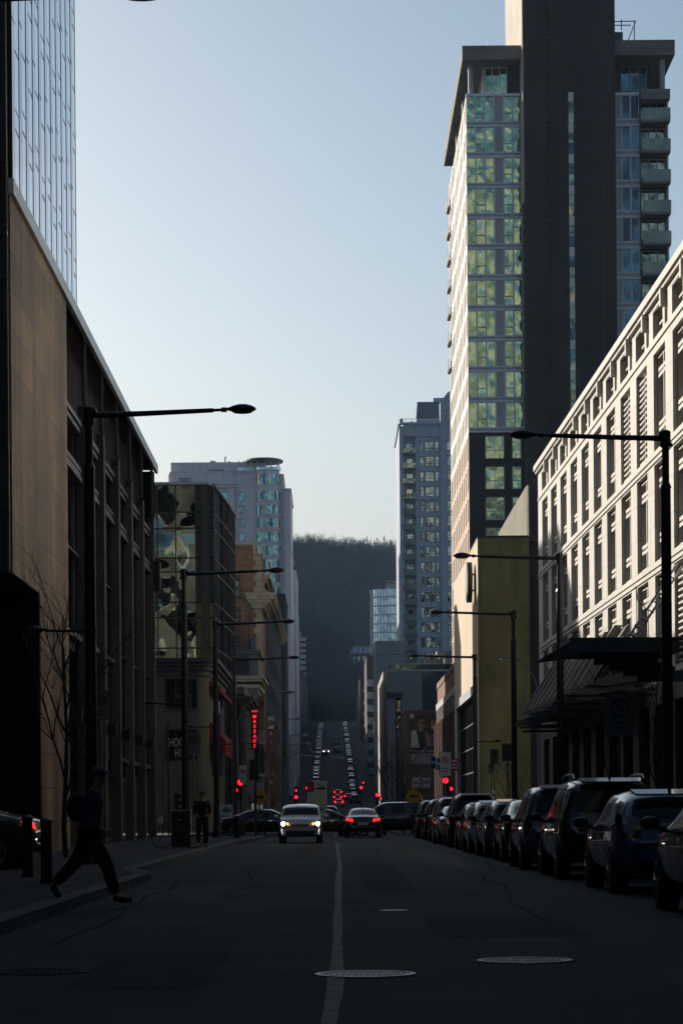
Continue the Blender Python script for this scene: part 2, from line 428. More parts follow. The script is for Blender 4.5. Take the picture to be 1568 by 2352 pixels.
for i in range(7):
    r_ = random.Random(50+i); x = [-2.6,-1.5,-2.0,2.3,3.2,1.6,-.8][i]; y = [22,44,70,26,48,66,88][i]
    pts = [(y, x)]
    for k in range(9): x += r_.uniform(-.22,.22); y += r_.uniform(1.6,3.2); pts.append((y, x))
    wob(pts, .02, .045, .003+.0005*i, tar, 'road_tar_seam', i)
wob([(126,.1),(150,.2)], .04, .06, .004, paint, 'road_marking_beyond', 5)
mk = MB(); mk.box(-3.3, -.1, 112.0, 112.45, 0, .005); o = mk.build('road_marking_stop_line', paint); o['kind'] = 'structure'
mk = MB()
for y in range(470, 900, 9): mk.quad((-.08,y,zr(y)+.02),(.08,y,zr(y)+.02),(.08,y+4,zr(y+4)+.02),(-.08,y+4,zr(y+4)+.02))
o = mk.build('road_marking_hill_dashes', paint); o['kind'] = 'structure'

patch_m = M('asphalt_patch', (.032,.034,.035), .9, spec=.15, var=.2, scale=3); patch_l = M('worn_asphalt', (.055,.058,.058), .85, spec=.2, var=.35, scale=4)
for i, (x0, x1, y0, y1, mt) in enumerate(((-1.9,-.9,16.5,21,patch_m),(1.0,2.5,23,27.5,patch_m),(-2.9,-1.7,33,41,patch_l),(.5,1.3,36,60,patch_m),(2.3,3.3,52,75,patch_l),(-1.2,-.4,62,95,patch_m),(2.4,3.6,15,18.2,patch_l))):
    m = MB(); q = random.Random(i); pts = []
    for k in range(8): pts.append((x0+q.uniform(-.05,.05), y0+(y1-y0)*k/7, .0025+.0002*i))
    for k in range(8): pts.append((x1+q.uniform(-.05,.05), y1-(y1-y0)*k/7, .0025+.0002*i))
    o = m.poly(pts).build('road_patch', mt); o['kind'] = 'structure'
# ---------------------------------------------------------------- wooded hill
bark = M('bare_wood', (.032,.028,.026), .95, var=.3, scale=.3)
twig = M('bare_twigs', (.05,.043,.040), .95, var=.3, scale=.05)
conif = M('conifer_needles', (.018,.03,.02), .95, var=.3, scale=.4)
def bare_far(mb, x, y, z, h, rnd):
    lean = rnd.uniform(-.06,.06)
    w = .16*h/12
    top = (x+lean*h, y, z+h)
    tm = 2 if rnd.random() < .10 else 0
    for ang in (0, 1.57):
        dx, dy = math.cos(ang)*w, math.sin(ang)*w
        mb.poly([(x-dx,y-dy,z-1),(x+dx,y+dy,z-1),top], tm)
    for k in range(26):
        t = rnd.uniform(.35, 1.0); px, pz = x+lean*h*t, z+h*t
        a = rnd.uniform(0, 6.28); L = h*.30*(1.2-t*.75)*rnd.uniform(.6,1.2); up = rnd.uniform(.5,1.3)*L
        ex, ey, ez = px+math.cos(a)*L, y+math.sin(a)*L, pz+up
        q = .07+.05*(1-t)
        mb.poly([(px-q,y,pz),(px+q,y,pz-.1),(ex,ey,ez)], 1)
        for s in (0,1):
            b2 = rnd.uniform(0,6.28); f = rnd.uniform(.4,.9); mx, my, mz = px+(ex-px)*f, y+(ey-y)*f, pz+(ez-pz)*f
            mb.poly([(mx-.05,my,mz),(mx+.05,my,mz),(mx+math.cos(b2)*L*.4,my+math.sin(b2)*L*.4,mz+L*.5)], 1)
rnd = random.Random(3); fb = MB()
for i in range(4200):
    y = 955 + 465*rnd.random()**.85 if i > 900 else rnd.uniform(1330, 1425)
    if i % 6 == 0: y = rnd.uniform(952, 1030)
    sp = .048*y
    x = rnd.uniform(-sp, sp)*.95 - 2
    if y < 958 and abs(x) < 12: continue
    if 1040 < y < 1090 and 2 < x < 24: continue
    bare_far(fb, x, y, hill(x, y), rnd.uniform(9, 16), rnd)
o = fb.build('bare_wood_on_hill', [bark, twig, M('pale_birch_trunk', (.16,.155,.15), .9)]); o['kind'] = 'stuff'; tag(o, 'dense leafless wood covering the hill at the end of the street', 'wood')
def conifer(dx, ytop, d, h, label):
    x = PX(dx, 1250, d); zt = PZ(dx, ytop, d); z0 = zt-h
    th = thing('pine_tree', label, 'tree', (x, d, z0), 0, 'pines on the skyline')
    m = MB(); m.tube([(x,d,z0-3),(x,d,zt-.5)], [.3,.05], 6); m.build('trunk', bark, th)
    c = MB(); r_ = random.Random(int(dx))
    for k in range(150):
        t = r_.random()**.8; a = r_.uniform(0,6.28); L = (1-t)*h*.26*r_.uniform(.55,1.15)+.25; z = z0+h*.18+t*h*.82
        ca, sa = math.cos(a), math.sin(a); wd = L*.22+.12
        c.poly([(x,d,z+.25),(x+ca*L-sa*wd,d+sa*L+ca*wd,z-L*.18),(x+ca*L*1.15,d+sa*L*1.15,z-L*.3),(x+ca*L+sa*wd,d+sa*L-ca*wd,z-L*.2)])
    c.build('crown', conif, th)
def hy(n): return n
for i, (dx, yt, lab) in enumerate([(762,1243,'small dark conifer standing alone left of centre on the ridge'),(782,1240,'dark conifer on the ridge between leafless crowns'),(835,1236,'left one of the tight pair of pines on the ridge'),(842,1231,'taller right one of the tight pair of pines on the ridge'),(866,1234,'narrow pine on the ridge with the tallest pine to its right'),(882,1230,'tallest pointed pine on the ridge near the grey tower'),(897,1238,'rightmost pine on the ridge, touching the grey tower edge'),(824,1243,'short broad pine on the ridge left of the tight pair')]):
    conifer(dx, yt, 1396+3*i, 19+(i%3)*2, lab)

# ---------------------------------------------------------------- left: stone and glass office block with tall tower
stone_l = BR('sand_stone_panels', (.30,.19,.095), (.15,.095,.052), (.05,.04,.035), 3.1, 1.02, .018, .6, var=.22, vscale=.35, spec=.5, dapple=(.5,.6))
stone_dk = BR('grey_stone_panels', (.075,.08,.085), (.06,.065,.07), (.02,.02,.02), 2.2, 1.55, .02, .7)
stone_pier = BR('grey_pier_stone', (.10,.092,.08), (.08,.074,.066), (.04,.04,.04), 1.3, 1.1, .015, .7)
fascia = M('pale_metal_fascia', (.62,.66,.70), .35, .5, var=.08, scale=.3)
g_sky = GL('pale_blue_glass', (.85,.95,1.0), .08, .25, .08, (.75,.86,.97), .8)
g_dkL = GL('dark_teal_glass', (.30,.38,.38), .05, .35, .3, (.08,.11,.12), .8)
pan_l = M('lavender_grey_panel', (.60,.64,.74), .13, 1.0, var=.1, scale=.5)
XL = -8.5
t = thing('office_building', 'stone and glass office block on the left with a tall blue glass tower above', 'building', (XL-8, 90, .13))
m = MB()
m.box(XL-8, XL, 64, 77.5, 7.7, 17.85); m.box(XL-8, XL-.002, 70, 77.5, .13, 7.698)
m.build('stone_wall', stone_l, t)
m = MB(); m.box(XL-8, XL-.02, 69.85, 69.997, .14, 7.69); m.build('recess_shade', voidm, t)  # dark sheet over the stone leg, painting in the shade under the overhang
m = MB(); m.box(XL-14, XL-8.01, 63.9, 116.6, .13, 17.99); m.box(XL-8.0, XL-.05, 63.7, 63.995, 7.7, 46); m.build('dark_end_wall', stone_dk, t)
m = MB(); m.box(XL-.04, XL+.1, 64.0, 116.8, 17.86, 18.26); m.build('roof_fascia', fascia, t); m = MB(); m.box(XL-14, XL-.045, 64, 116.7, 18.0, 18.25); m.build('roof', [roofm], t)
m = MB(); m.box(XL-8, XL-2.2, 77.6, 116.4, .14, 14.9); m.box(XL-8, XL-.7, 77.6, 116.4, 15.12, 17.85); m.box(XL-.69, XL-.05, 116.0, 116.39, 15.12, 17.85); m.build('recessed_core', voidm, t)
py = [77.5]+[83.6+6.25*k for k in range(6)]
for k, y in enumerate(py[1:]):
    m = MB(); m.box(XL-.38, XL, y, y+.8, .135, 15.2, 0); m.box(XL-.3, XL+.003, y-.003, y+.6, 15.203, 15.5, 1); m.build('pier', [stone_pier, frame_d], t)
    m = MB(); m.box(XL-.16, XL-.05, y+.05, y+.13, 15.62, 17.98); m.box(XL-.16, XL-.05, y+.5, y+.58, 15.62, 17.98); m.build('steel_post', frame_d, t)
ends = [77.5]+[y for y in py[1:]]+[116.4]
for k in range(len(ends)-1):
    a = ends[k]+(.805 if k else .01); b = ends[k+1]-.005
    zb = 7.25 if k in (0, 1, 2) else 3.4
    m = MB(); m.quad((XL-.5,a,zb),(XL-.5,b,zb),(XL-.5,b,14.9),(XL-.5,a,14.9)); w = m.build('window', g_dkL, t)
    m = MB()
    for z0, z1, pr in ((14.72,14.9,.15),(14.5,14.66,.1),(13.15,13.3,.12),(13.0,13.12,.1),(12.8,12.96,.15),(zb,zb+.18,.12),(zb+4.4 if zb < 5 else 10.2, (zb+4.4 if zb < 5 else 10.2)+.05, .03)):
        m.box(XL-.497, XL-.5+pr+.2, a, b, z0, z1)
    for yy in (a+.02, (a+b)/2, b-.1): m.box(XL-.497, XL-.42, yy, yy+.07, zb+.19, 14.49)
    m.build('frame', M('grey_band_metal', (.16,.16,.155), .5, .3) if k < 2 else frame_d, w)
    m = MB(); m.box(XL-2.18, XL-.6, a, b, 14.95, 15.1); m.build('floor_slab', stone_dk, t); m = MB(); m.box(XL-2.19, XL-.45, a, b, zb-.35, zb-.01); m.build('floor_slab', stone_dk, t)
m = MB()
for yy in (84.6, 90.9, 97.2, 103.4): m.box(XL-.85, XL-.45, yy+.6, yy+1.2, 4.0, 4.9)
# tower of glass above the roof line
tw = thing('glass_tower', 'pale blue glass tower with dark vertical fins rising off the top left corner', 'tower', (XL-4, 70, 18.26))
m = MB(); m.box(XL-13.9, XL-.45, 64.6, 83.3, 18.27, 48); m.build('tower_core', stone_dk, tw)
nmod = 11; my = [64.4+1.73*i for i in range(nmod+1)]
rr = random.Random(5)
for i in range(nmod):
    a, b = my[i], my[i+1]
    m = MB(); m.box(XL-.4, XL-.04, a+.746, b-.021, 18.27, 48); g = m.build('glass_strip', g_sky, tw)
    m = MB(); m.box(XL-.4, XL-.036, a+.042, a+.745, 18.27, 48); m.build('grey_panel', pan_l, tw)
    m = MB(); m.box(XL-.42, XL-.03, a-.02, a+.04, 18.27, 48.1); m.build('fin', blackm, tw)
    m = MB()
    for k in range(14):
        z = 19.9+2.15*k+(i%2)*.45
        m.box(XL-.39, XL-.035, a+.75, b-.09, z, z+.05)
        if k % 2: m.box(XL-.39, XL-.031, a+.1, a+.745, z+.7, z+.735)
        else: m.box(XL-.39, XL-.035, a+.75, b-.09, z+.55, z+.585)
    m.build('joint', frame_d, g)
m = MB(); m.box(XL-.42, XL-.03, my[-1]-.02, my[-1]+.04, 18.27, 48.1); m.build('fin', blackm, tw)
tw.rotation_euler = (0,0,.016); tw.location.x -= .04
# dark box sign projecting from the far piers
t = thing('blade_sign', 'dark box sign projecting from the last piers of the stone office block', 'sign', (XL+.5, 113, 12))
m = MB(); x0, x1 = PX(352,1320,112), PX(368,1320,112); z0, z1 = PZ(360,1355,112), PZ(360,1288,112)
m.box(x0, x1-.08, 112, 112.5, z0, z1, 0); m.box(x1-.078, x1, 111.96, 112.54, z0+.04, z1-.04, 1); m.build('sign_box', [blackm, frame_d], t)
m = MB(); m.tube([(XL,112.25,z1-.3),(x0,112.25,z1-.3)], .04, 8); m.build('bracket', frame_d, t)
# small wall lanterns on the piers
lan = None
for k, y in enumerate(py[:6]):
    if lan is None:
        lan = thing('wall_lantern', 'x', 'lamp', (XL+.02, y+.5, 4.2), 0, 'square wall lanterns on the stone piers')
        m = MB(); m.box(.06,.34,-.16,.16,0,.46); m.build('lamp_housing', blackm, lan, local=True)
        m = MB(); m.box(0,.06,-.1,.1,.1,.34); m.build('wall_plate', frame_d, lan, local=True)
        L = lan
    else: L = copy_tree(lan); L.location = (XL+.02, y+.5, 4.2)
    L['label'] = ['square dark wall lantern on the sand stone wall behind the bare tree','square dark wall lantern on the first grey pier','square dark wall lantern on the second grey pier','square dark wall lantern on the third grey pier','square dark wall lantern on the fourth grey pier','square dark wall lantern on the pier nearest the crossing'][k]

# ---------------------------------------------------------------- right: pale stone office building in the sun
stone_r = BR('pale_limestone', (.49,.47,.435), (.44,.425,.395), (.30,.27,.25), 2.0, 1.15, .012, .75, off=0., var=.07)
g_right = GL('green_grey_glass', (.20,.28,.29), .08, .4, .1, (.12,.17,.18), .5)
XR = 10.0
t = thing('limestone_building', 'pale limestone office building in sunlight on the right with deep tall windows', 'building', (XR+8, 60, .13))
m = MB(); cols = [(22.6+4*i, 25.1+4*i) for i in range(23)]
rows = [(12.75,15.85),(9.2,12.3),(5.65,8.75),(.8,4.6)]
arows = [(16.35,17.25)]
acols = [(a-.55, a+.05) for a, b in cols]+[(a+.45, b+.05) for a, b in cols]
facade(m, 'W', XR, 20, 115, 5.2, 16.1, cols, rows[:3], .34)
acols = sorted(acols)
facade(m, 'W', XR, 20, 115, 16.1, 17.5, acols, arows, .3)
m.quad((XR,115,.13),(XR+16,115,.13),(XR+16,115,17.5),(XR,115,17.5)); m.quad((XR,20,.13),(XR+16,20,.13),(XR+16,20,17.5),(XR,20,17.5))
m.build('wall', stone_r, t)
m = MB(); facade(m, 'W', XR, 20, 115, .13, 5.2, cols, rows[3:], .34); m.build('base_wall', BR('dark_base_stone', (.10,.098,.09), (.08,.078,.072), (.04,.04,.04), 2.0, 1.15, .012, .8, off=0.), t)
m = MB(); m.box(XR+.01, XR+16, 20.01, 114.99, 17.2, 17.5); m.box(XR-.2, XR+.3, 19.8, 115.2, 17.55, 17.8, 1); m.box(XR-.12, XR+.3, 19.9, 115.15, 17.42, 17.548, 1); m.build('cornice', [roofm, stone_r], t)
for z in (16.12, 12.38, 12.56, 8.83, 9.01, 5.28, 5.46):
    m = MB(); m.box(XR-.045, XR-.002, 20.1, 114.9, z-.02, z+.07); m.build('string_course', stone_r, t)
for a, b in cols:
    if a < 55: continue
    m = MB(); m.box(XR-.2, XR-.003, a-.42, a-.14, 16.85, 17.4); m.build('bracket', stone_r, t)
ww = dict(nx=2, sp=(.20,.26,.76,.82), t=.12, glass=g_right, frame=stone_r, pro=.2)
put_windows(t, 'W', XR, cols, rows[:3], .34, skip=lambda i, j: (i in (14,15) and j == 0) or (i in (11,12) and j == 2), **ww)
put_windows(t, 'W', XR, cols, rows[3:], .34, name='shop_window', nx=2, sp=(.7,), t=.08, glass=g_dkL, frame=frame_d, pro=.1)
put_windows(t, 'W', XR, acols, arows, .3, name='attic_window', nx=1, sp=(.5,), t=.07, glass=g_right, frame=stone_r, pro=.12)
lm = None
for (i, j) in ((14,0),(15,0),(11,2),(12,2)):
    a, b = cols[i]; p, q = rows[j]
    m = MB(); m.box(XR+.12, XR+.34, a, a+.1, p, q); m.box(XR+.12, XR+.34, (a+b)/2-.04, (a+b)/2+.04, p, q); m.box(XR+.12, XR+.34, b-.1, b, p, q)
    for k in range(15): z = p+.1+(q-p-.2)*k/15; m.box(XR+.1, XR+.3, a+.1, (a+b)/2-.04, z, z+.06); m.box(XR+.1, XR+.3, (a+b)/2+.04, b-.1, z, z+.06)
    m.box(XR+.345, XR+.4, a, b, p, q, 1)
    m.build('louvre', [stone_r, voidm], t)
t.location.x += .6; t.rotation_euler = (0,0,.0121)
# canopy over the entrance, its hanger truss, and the row of slatted canopies
t = thing('entrance_canopy', 'wide dark flat canopy over the pavement held by a steel truss', 'canopy', (8, 65, 5.6))
cz = PZ(1400,1467,66); cx0 = PX(1262,1480,66)
cm = M('canopy_zinc', (.10,.115,.13), .5, .4, var=.2, scale=.6)
m = MB(); m.box(cx0+.5, XR-.5, 65.5, 68.6, cz-.4, cz); m.extr([(cx0-.2,66,cz-.50),(cx0+.49,65.6,cz-.12),(cx0+.49,65.6,cz-.42)], (0,2.8,0)); m.build('canopy_slab', cm, t)
m = MB()
for k in range(5): m.box(cx0+.8+k*.45, cx0+2.7+k*.3, 65.9+k*.4, 66.1+k*.4, cz-.55-.14*k, cz-.41-.1*k)
m.build('soffit_fin', cm, t)
a0, a1 = Vector((PX(1440,1467,66),66,cz)), Vector((PX(1560,1290,66),66.4,PZ(1560,1290,66)))
m = MB(); dv = Vector((.09,0,.0)); off = Vector((.14,0,-.08))
m.tube([a0, a1], .035, 8); m.tube([a0+off, a1+off], .035, 8)
m.build('hanger_rod', metal, t)
m = MB()
for k in range(9): p = a0.lerp(a1, .06+k*.11); m.tube([p-off*.3, p+off*1.3], .045 if k < 3 else .02, 6)
m.build('hanger_rung', metal, t)
slat = M('dark_stone_fin', (.16,.15,.14), .8, var=.25, scale=1.5)
proto = None
for k, d in enumerate((104, 97.5, 91, 85, 79.5, 74)):
    if proto is None:
        proto = thing('slat_canopy', 'x', 'canopy', (XR, d, 5.2), 0, 'wedge canopies stepping along the limestone building')
        m = MB(); m.extr([(-2.1,0,-.18),(-1.5,0,.12),(-.01,0,.34),(-.01,0,.02),(-1.4,0,-.2)], (0,1.5,0)); m.build('canopy_wedge', cm, proto, local=True)
        m = MB(); m.box(-1.9,-.02,.1,.3,-.36,-.27); m.box(-1.7,-.02,.8,1.0,-.5,-.41); m.build('slat', cm, proto, local=True)
        L = proto
    else: L = copy_tree(proto); L.location = (XR, d, 5.2+.02*k)
    L['label'] = ['dark wedge canopy furthest along the limestone wall near the crossing','dark wedge canopy second from the crossing on the limestone wall','dark wedge canopy third from the crossing on the limestone wall','dark wedge canopy fourth from the crossing on the limestone wall','dark wedge canopy fifth from the crossing, beside a street lamp','dark wedge canopy nearest the flat steel-hung canopy'][k]
t = thing('splayed_screen', 'screen of slanted stone fins splaying out below the limestone windows', 'screen', (9, 95, 5))
for k in range(9):
    y = 81+k*3.0
    m = MB(); m.extr([(XR-.02,y+1.2,7.6),(XR-.3,y+1.2,7.6),(XR-1.7,y,5.5),(XR-1.4,y,5.5)], (0,.5,0)); m.build('stone_fin', slat, t)
m = MB(); m.quad((XR-.05,80.5,7.5),(XR-.05,108.5,7.5),(XR-1.35,107.8,5.5),(XR-1.35,80,5.5)); m.quad((XR-.01,80.5,7.5),(XR-.01,108.5,7.5),(XR-1.25,107.8,5.5),(XR-1.25,80,5.5)); m.build('screen_panel', BR('slate_courses',(.07,.067,.062),(.055,.053,.05),(.03,.03,.03),1.2,.25,.02), t)
# ---------------------------------------------------------------- right: ochre concrete building beyond the crossing
ochre = BR('ochre_render', (.32,.275,.11), (.30,.26,.105), (.23,.2,.09), 30, 5.6, .012, .85, var=.2, vscale=.5, dapple=(.5,.3))
buff = M('buff_render', (.50,.42,.32), .85, var=.12, scale=.6, bump=.1, stretch=(1,1,.25))
D0 = 147; x0 = PX(1098,1500,D0); zt = PZ(1098,1236,D0)
t = thing('ochre_building', 'plain ochre rendered building with a sunlit side at the right of the crossing', 'building', (x0+3, D0, 0))
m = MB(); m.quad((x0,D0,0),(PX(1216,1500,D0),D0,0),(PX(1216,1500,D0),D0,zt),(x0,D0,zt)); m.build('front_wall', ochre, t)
m = MB(); facade(m, 'W', x0, D0, 176, 0, zt, [(149.5,173)], [(.6,8.6)], .3); m.build('side_wall', buff, t)
put_windows(t, 'W', x0, [(149.5,173)], [(.6,8.6)], .3, name='side_glazing', nx=8, sp=(.2,.4,.6,.8), t=.1, glass=g_dkL, frame=frame_d, pro=.08)
m = MB(); m.box(x0-.14, x0-.002, 149.3, 173.2, 8.62, 9.2); m.build('lintel', fascia, t)
m = MB(); m.box(x0, x0+.02, D0, 176, zt, zt+.12); m.box(x0+.02, x0+14, D0+.01, 175.9, zt-.2, zt); m.box(x0-.03, PX(1216,1500,D0), D0-.06, D0+.1, zt+.002, zt+.14); m.build('roof', [frame_d], t)
t2 = thing('dark_annex', 'dark recessed block between the ochre building and the limestone building', 'building', (14, D0, 0))
m = MB(); m.box(PX(1217,1500,D0), 30, D0+.5, 176, 0, PZ(1230,1236,D0)-.1); m.box(x0+14, 30, 176.1, 200, 0, 12); m.build('wall', M('dark_cladding', (.045,.047,.05), .7, var=.2), t2)
corr = M('corrugated_metal', (.36,.34,.27), .5, .3, var=.1)
t3 = thing('roof_screen', 'corrugated metal plant screen standing on the ochre building roof', 'plant screen', (12, D0, zt))
a = PX(1212,1112,D0); ztp = PZ(1212,1112,D0)
m = MB()
for k in range(56):
    y0 = D0+.3+k*.45; 
    m.box(a-(.06 if k%2 else 0), a+.1, y0, y0+.448, zt+.15, ztp)
m.build('corrugated_side', corr, t3)
m = MB(); m.extr([(a+.11,D0+.3,zt+.15),(PX(1250,1200,D0),D0+.3,zt+.15),(PX(1246,1110,D0),D0+.3,ztp+.05),(a+.11,D0+.3,ztp)], (0,25,0)); m.build('dark_end_wall', MATS['dark_cladding'], t3)
m = MB(); rnd = random.Random(2)
for k in range(30): x = a+.3+rnd.random()*.9; m.tube([(x,D0+.6,ztp),(x+rnd.uniform(-.1,.1),D0+.6,ztp+rnd.uniform(.15,.45))], .012, 4)
m.build('roof_whiskers', frame_d, t3)
t = thing('wall_sign', 'round disc sign fixed to the sunlit side of the ochre building', 'sign', (x0, 150, 12))
zc = (PZ(1090,1337,150)); m = MB(); m.disc((x0-.35,150.2,zc), 1.27, 'x', .3, 40); m.build('sign_rim', M('dark_olive_metal', (.05,.055,.03), .5, .3), t, smooth=True)
m = MB(); m.disc((x0-.51,150.2,zc), 1.2, 'x', .015, 40); m.build('sign_face', M('grey_sign_face', (.3,.33,.36), .4), t)
m = MB(); m.tube([(x0,150.2,zc+.5),(x0-.22,150.2,zc+.5)], .05, 8); m.tube([(x0,150.2,zc-.5),(x0-.22,150.2,zc-.5)], .05, 8); m.build('bracket', frame_d, t)

# ---------------------------------------------------------------- right: dark brick condo tower with green glass
dbrick = BR('charcoal_brick', (.046,.034,.026), (.035,.027,.021), (.022,.018,.015), .8, .18, .012, .9, var=.18, vscale=.12, dapple=(.35,.2))
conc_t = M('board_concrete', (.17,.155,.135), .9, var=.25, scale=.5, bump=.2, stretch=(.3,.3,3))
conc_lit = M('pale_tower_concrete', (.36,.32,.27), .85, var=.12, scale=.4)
g_green = GL('green_glass', (.44,.56,.37), .05, .85, .7, (.17,.26,.18), 1.2, dist=.07)
g_blue = GL('blue_glass', (.11,.18,.21), .05, .35, .7, (.035,.05,.06), .8, dist=.12)
g_olive = GL('olive_glass', (.38,.38,.26), .05, .5, .8, (.08,.09,.08), 1.2, dist=.12)
mauve = M('mauve_spandrel', (.27,.26,.29), .3, .2, var=.08)
frame_t = M('tower_frame_metal', (.55,.60,.68), .45, .2, var=.06)
DT = 233; Y0 = 1; FL = 2.978; ZB = 38.25
tx = lambda dx, dy=600: PX(dx, dy, DT)
xa, xb, xc, xd, xe = 13.45, 18.85, 27.65, 30.25, 33.0
t = thing('condo_tower', 'tall condo tower at right with charcoal brick shaft and green glass bays', 'tower', (23, DT, 0))
m = MB()
m.box(xb, xc, 230.4, 252, 0, 97, 0)
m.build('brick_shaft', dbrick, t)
for k in range(20):
    m = MB(); z = 38.0+2.978*k; m.box(xb, 23.1, 230.375, 230.398, z, z+.07); m.build('wall_joint', blackm, t); m = MB(); m.box(23.62, xc, 230.375, 230.398, z, z+.07); m.build('wall_joint', blackm, t)
m = MB(); m.box(26.4, 26.45, 230.37, 230.399, 36, 97); m.build('wall_conduit', frame_d, t)
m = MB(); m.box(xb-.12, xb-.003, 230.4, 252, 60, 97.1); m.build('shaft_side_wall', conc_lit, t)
m = MB()
lc = [(15.05,16.9),(17.65,18.55)]; lr = [(ZB-2.62-FL*k, ZB-.38-FL*k) for k in range(12)]
facade(m, 'S', DT, xa, xb, 0, ZB, lc, lr, .18)
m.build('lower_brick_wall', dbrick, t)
put_windows(t, 'S', DT, lc, lr[:9], .18, name='punched_window', nx=2, sp=(.36,), t=.07, glass=g_green, frame=frame_t, pro=.06, alt=lambda i, j: {'nx': 2} if i == 0 else {'nx': 1})
m = MB(); m.box(xa+.02, xb-.002, DT+.21, DT+1, ZB, ZB+11*FL, 0); m.box(xc+.002, xe, DT+.6, DT+35, 0, 71, 0); m.box(xa+.4, xb-.01, DT+1.1, DT+35, 0, 71.2, 0)
m.build('inner_wall', voidm, t)
wcol = (xb-xa)/6
for f in range(11):
    z = ZB+f*FL
    sl_ = MB(); sl_.box(xa-.02, xb-.003, DT-.06, DT+.2, z-.07, z+.07, 0); sl_.box(xa+.05, xb-.01, DT+.0, DT+.19, z+.071, z+.3, 1); sl_.box(xa-.02, xb-.003, DT-.05, DT+.195, z+.301, z+.36, 0)
    sl_.build('floor_band', [frame_t, mauve], t)
    cols = [(xa+i*wcol, xa+(i+1)*wcol) for i in range(6)]
    put_windows(t, 'S', DT, cols, [(z+.36, z+FL-.07)], .1, name='glass_bay', nx=1, sp=(), t=.07, glass=g_green, frame=frame_t, pro=.13,
        alt=lambda i, j: {'glass': mauve} if i == 3 else ({'sp': (.34,)} if i in (1,4) else {}))
    sl_ = MB(); sl_.box(xc+.003, xd+.06, DT-.05, DT+.2, z-.1, z+.08, 0); sl_.box(xc+.01, xd, DT+0, DT+.19, z+.082, z+.42, 1); sl_.box(xc+.003, xd+.06, DT-.04, DT+.19, z+.421, z+.5, 0)
    sl_.build('floor_band', [frame_t, mauve], t)
    w3 = (xd-xc)/3
    put_windows(t, 'S', DT, [(xc+i*w3, xc+(i+1)*w3) for i in range(3)], [(z+.5, z+FL-.1)], .1, name='blue_bay', nx=1, sp=(), t=.08, glass=g_blue, frame=frame_w, pro=.13, alt=lambda i, j: {'glass': mauve} if i == 0 else {})
    m = MB(); m.box(xd+.07, xe+.1, DT-1.3, DT+.55, z-.12, z+.1); b_ = m.build('balcony', conc_t, t)
    m = MB(); m.box(xd+.12, xe+.12, DT-1.31, DT-1.27, z+.11, z+1.25); m.box(xe+.08, xe+.12, DT-1.265, DT+.5, z+.11, z+1.25); m.build('railing', M('balcony_glass0', (.20,.25,.22), .3, .3), b_)
    put_windows(t, 'S', DT+.55, [(xd+.15, xe-.15)], [(z+.12, z+FL-.25)], .03, name='balcony_door', nx=3, sp=(), t=.09, glass=g_olive, frame=M('beige_frame', (.3,.27,.21), .6), pro=.08)
m = MB(); m.box(xe-.12, xe+.0, DT-.6, DT+.56, 38, 71); m.build('end_fin', frame_t, t)
# the top floor under the flying roof slab
zt0, zt1 = 71.0, 74.1
m = MB(); m.box(xa-.02, xb-.003, DT-.08, DT+.3, zt0-.12, zt0+.15); m.box(xc+.003, xd+.02, DT-.08, DT+.3, zt0-.12, zt0+.15); m.box(xd+.021, xe+.1, DT-1.3, DT+.3, zt0-.9, zt0+.1, 1); m.build('terrace_edge', [frame_t, conc_t], t)
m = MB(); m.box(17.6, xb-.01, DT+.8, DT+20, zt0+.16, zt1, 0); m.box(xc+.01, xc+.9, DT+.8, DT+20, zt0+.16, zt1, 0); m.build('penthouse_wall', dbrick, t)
put_windows(t, 'S', DT+1.2, [(15.35,17.55)], [(zt0+.2, zt1-.02)], 0, name='penthouse_window', nx=3, sp=(), t=.09, glass=g_green, frame=frame_t, pro=.1)
put_windows(t, 'S', DT+1.2, [(28.6,31.2)], [(zt0+.2, zt1-.02)], 0, name='penthouse_window', nx=3, sp=(.13,), t=.09, glass=g_blue, frame=M('beige_frame', (0,0,0)), pro=.1)
put_windows(t, 'W', 15.3, [(DT+1.25, DT+28)], [(zt0+.2, zt1-.02)], 0, name='penthouse_window', nx=12, sp=(), t=.09, glass=g_green, frame=frame_w, pro=.1)
m = MB(); m.box(31.25, 31.4, DT+1.2, DT+28, zt0+.2, zt1); m.box(15.4, 17.5, DT+1.25, DT+28, zt0+.2, zt1-.03); m.box(28.7, 31.2, DT+1.25, DT+28, zt0+.2, zt1-.03); m.build('penthouse_core', voidm, t)
for x, y in ((13.95,DT+.5),(13.95,DT+12),(13.95,DT+24),(32.45,DT-.5),(32.45,DT+12)):
    m = MB(); m.tube([(x,y,zt0+.12),(x,y,zt1+.02)], .27, 14); m.build('column', M('column_concrete', (.3,.31,.32), .7), t, smooth=True)
m = MB(); m.box(13.05, xb-.13, DT-1.2, DT+37, zt1, zt1+1.35); m.box(xc+.01, 33.5, DT-1.9, DT+37, zt1+.1, zt1+1.55); m.build('roof_slab', conc_t, t)
m = MB(); m.tube([(15.5,DT,75.4),(15.6,DT,76.2)], .03, 5); m.build('roof_mast', frame_d, t)
m = MB(); z = 75.7
for p, q in (((27.7,z+2.35),(30.0,z+2.4)),((27.7,z+2.0),(29.5,z+2.0)),((30.0,z+2.4),(29.2,z+.4)),((29.85,z+2.3),(29.85,z+.1)),((28.6,z+2.6),(28.6,z+1.5)),((28.4,z+.45),(29.3,z+.4))):
    m.tube([(p[0],DT,p[1]),(q[0],DT,q[1])], .05, 6)
m.box(27.7, 28.7, DT-.3, DT+.3, z+.4, z+1.25); m.build('roof_crane', frame_d, t)
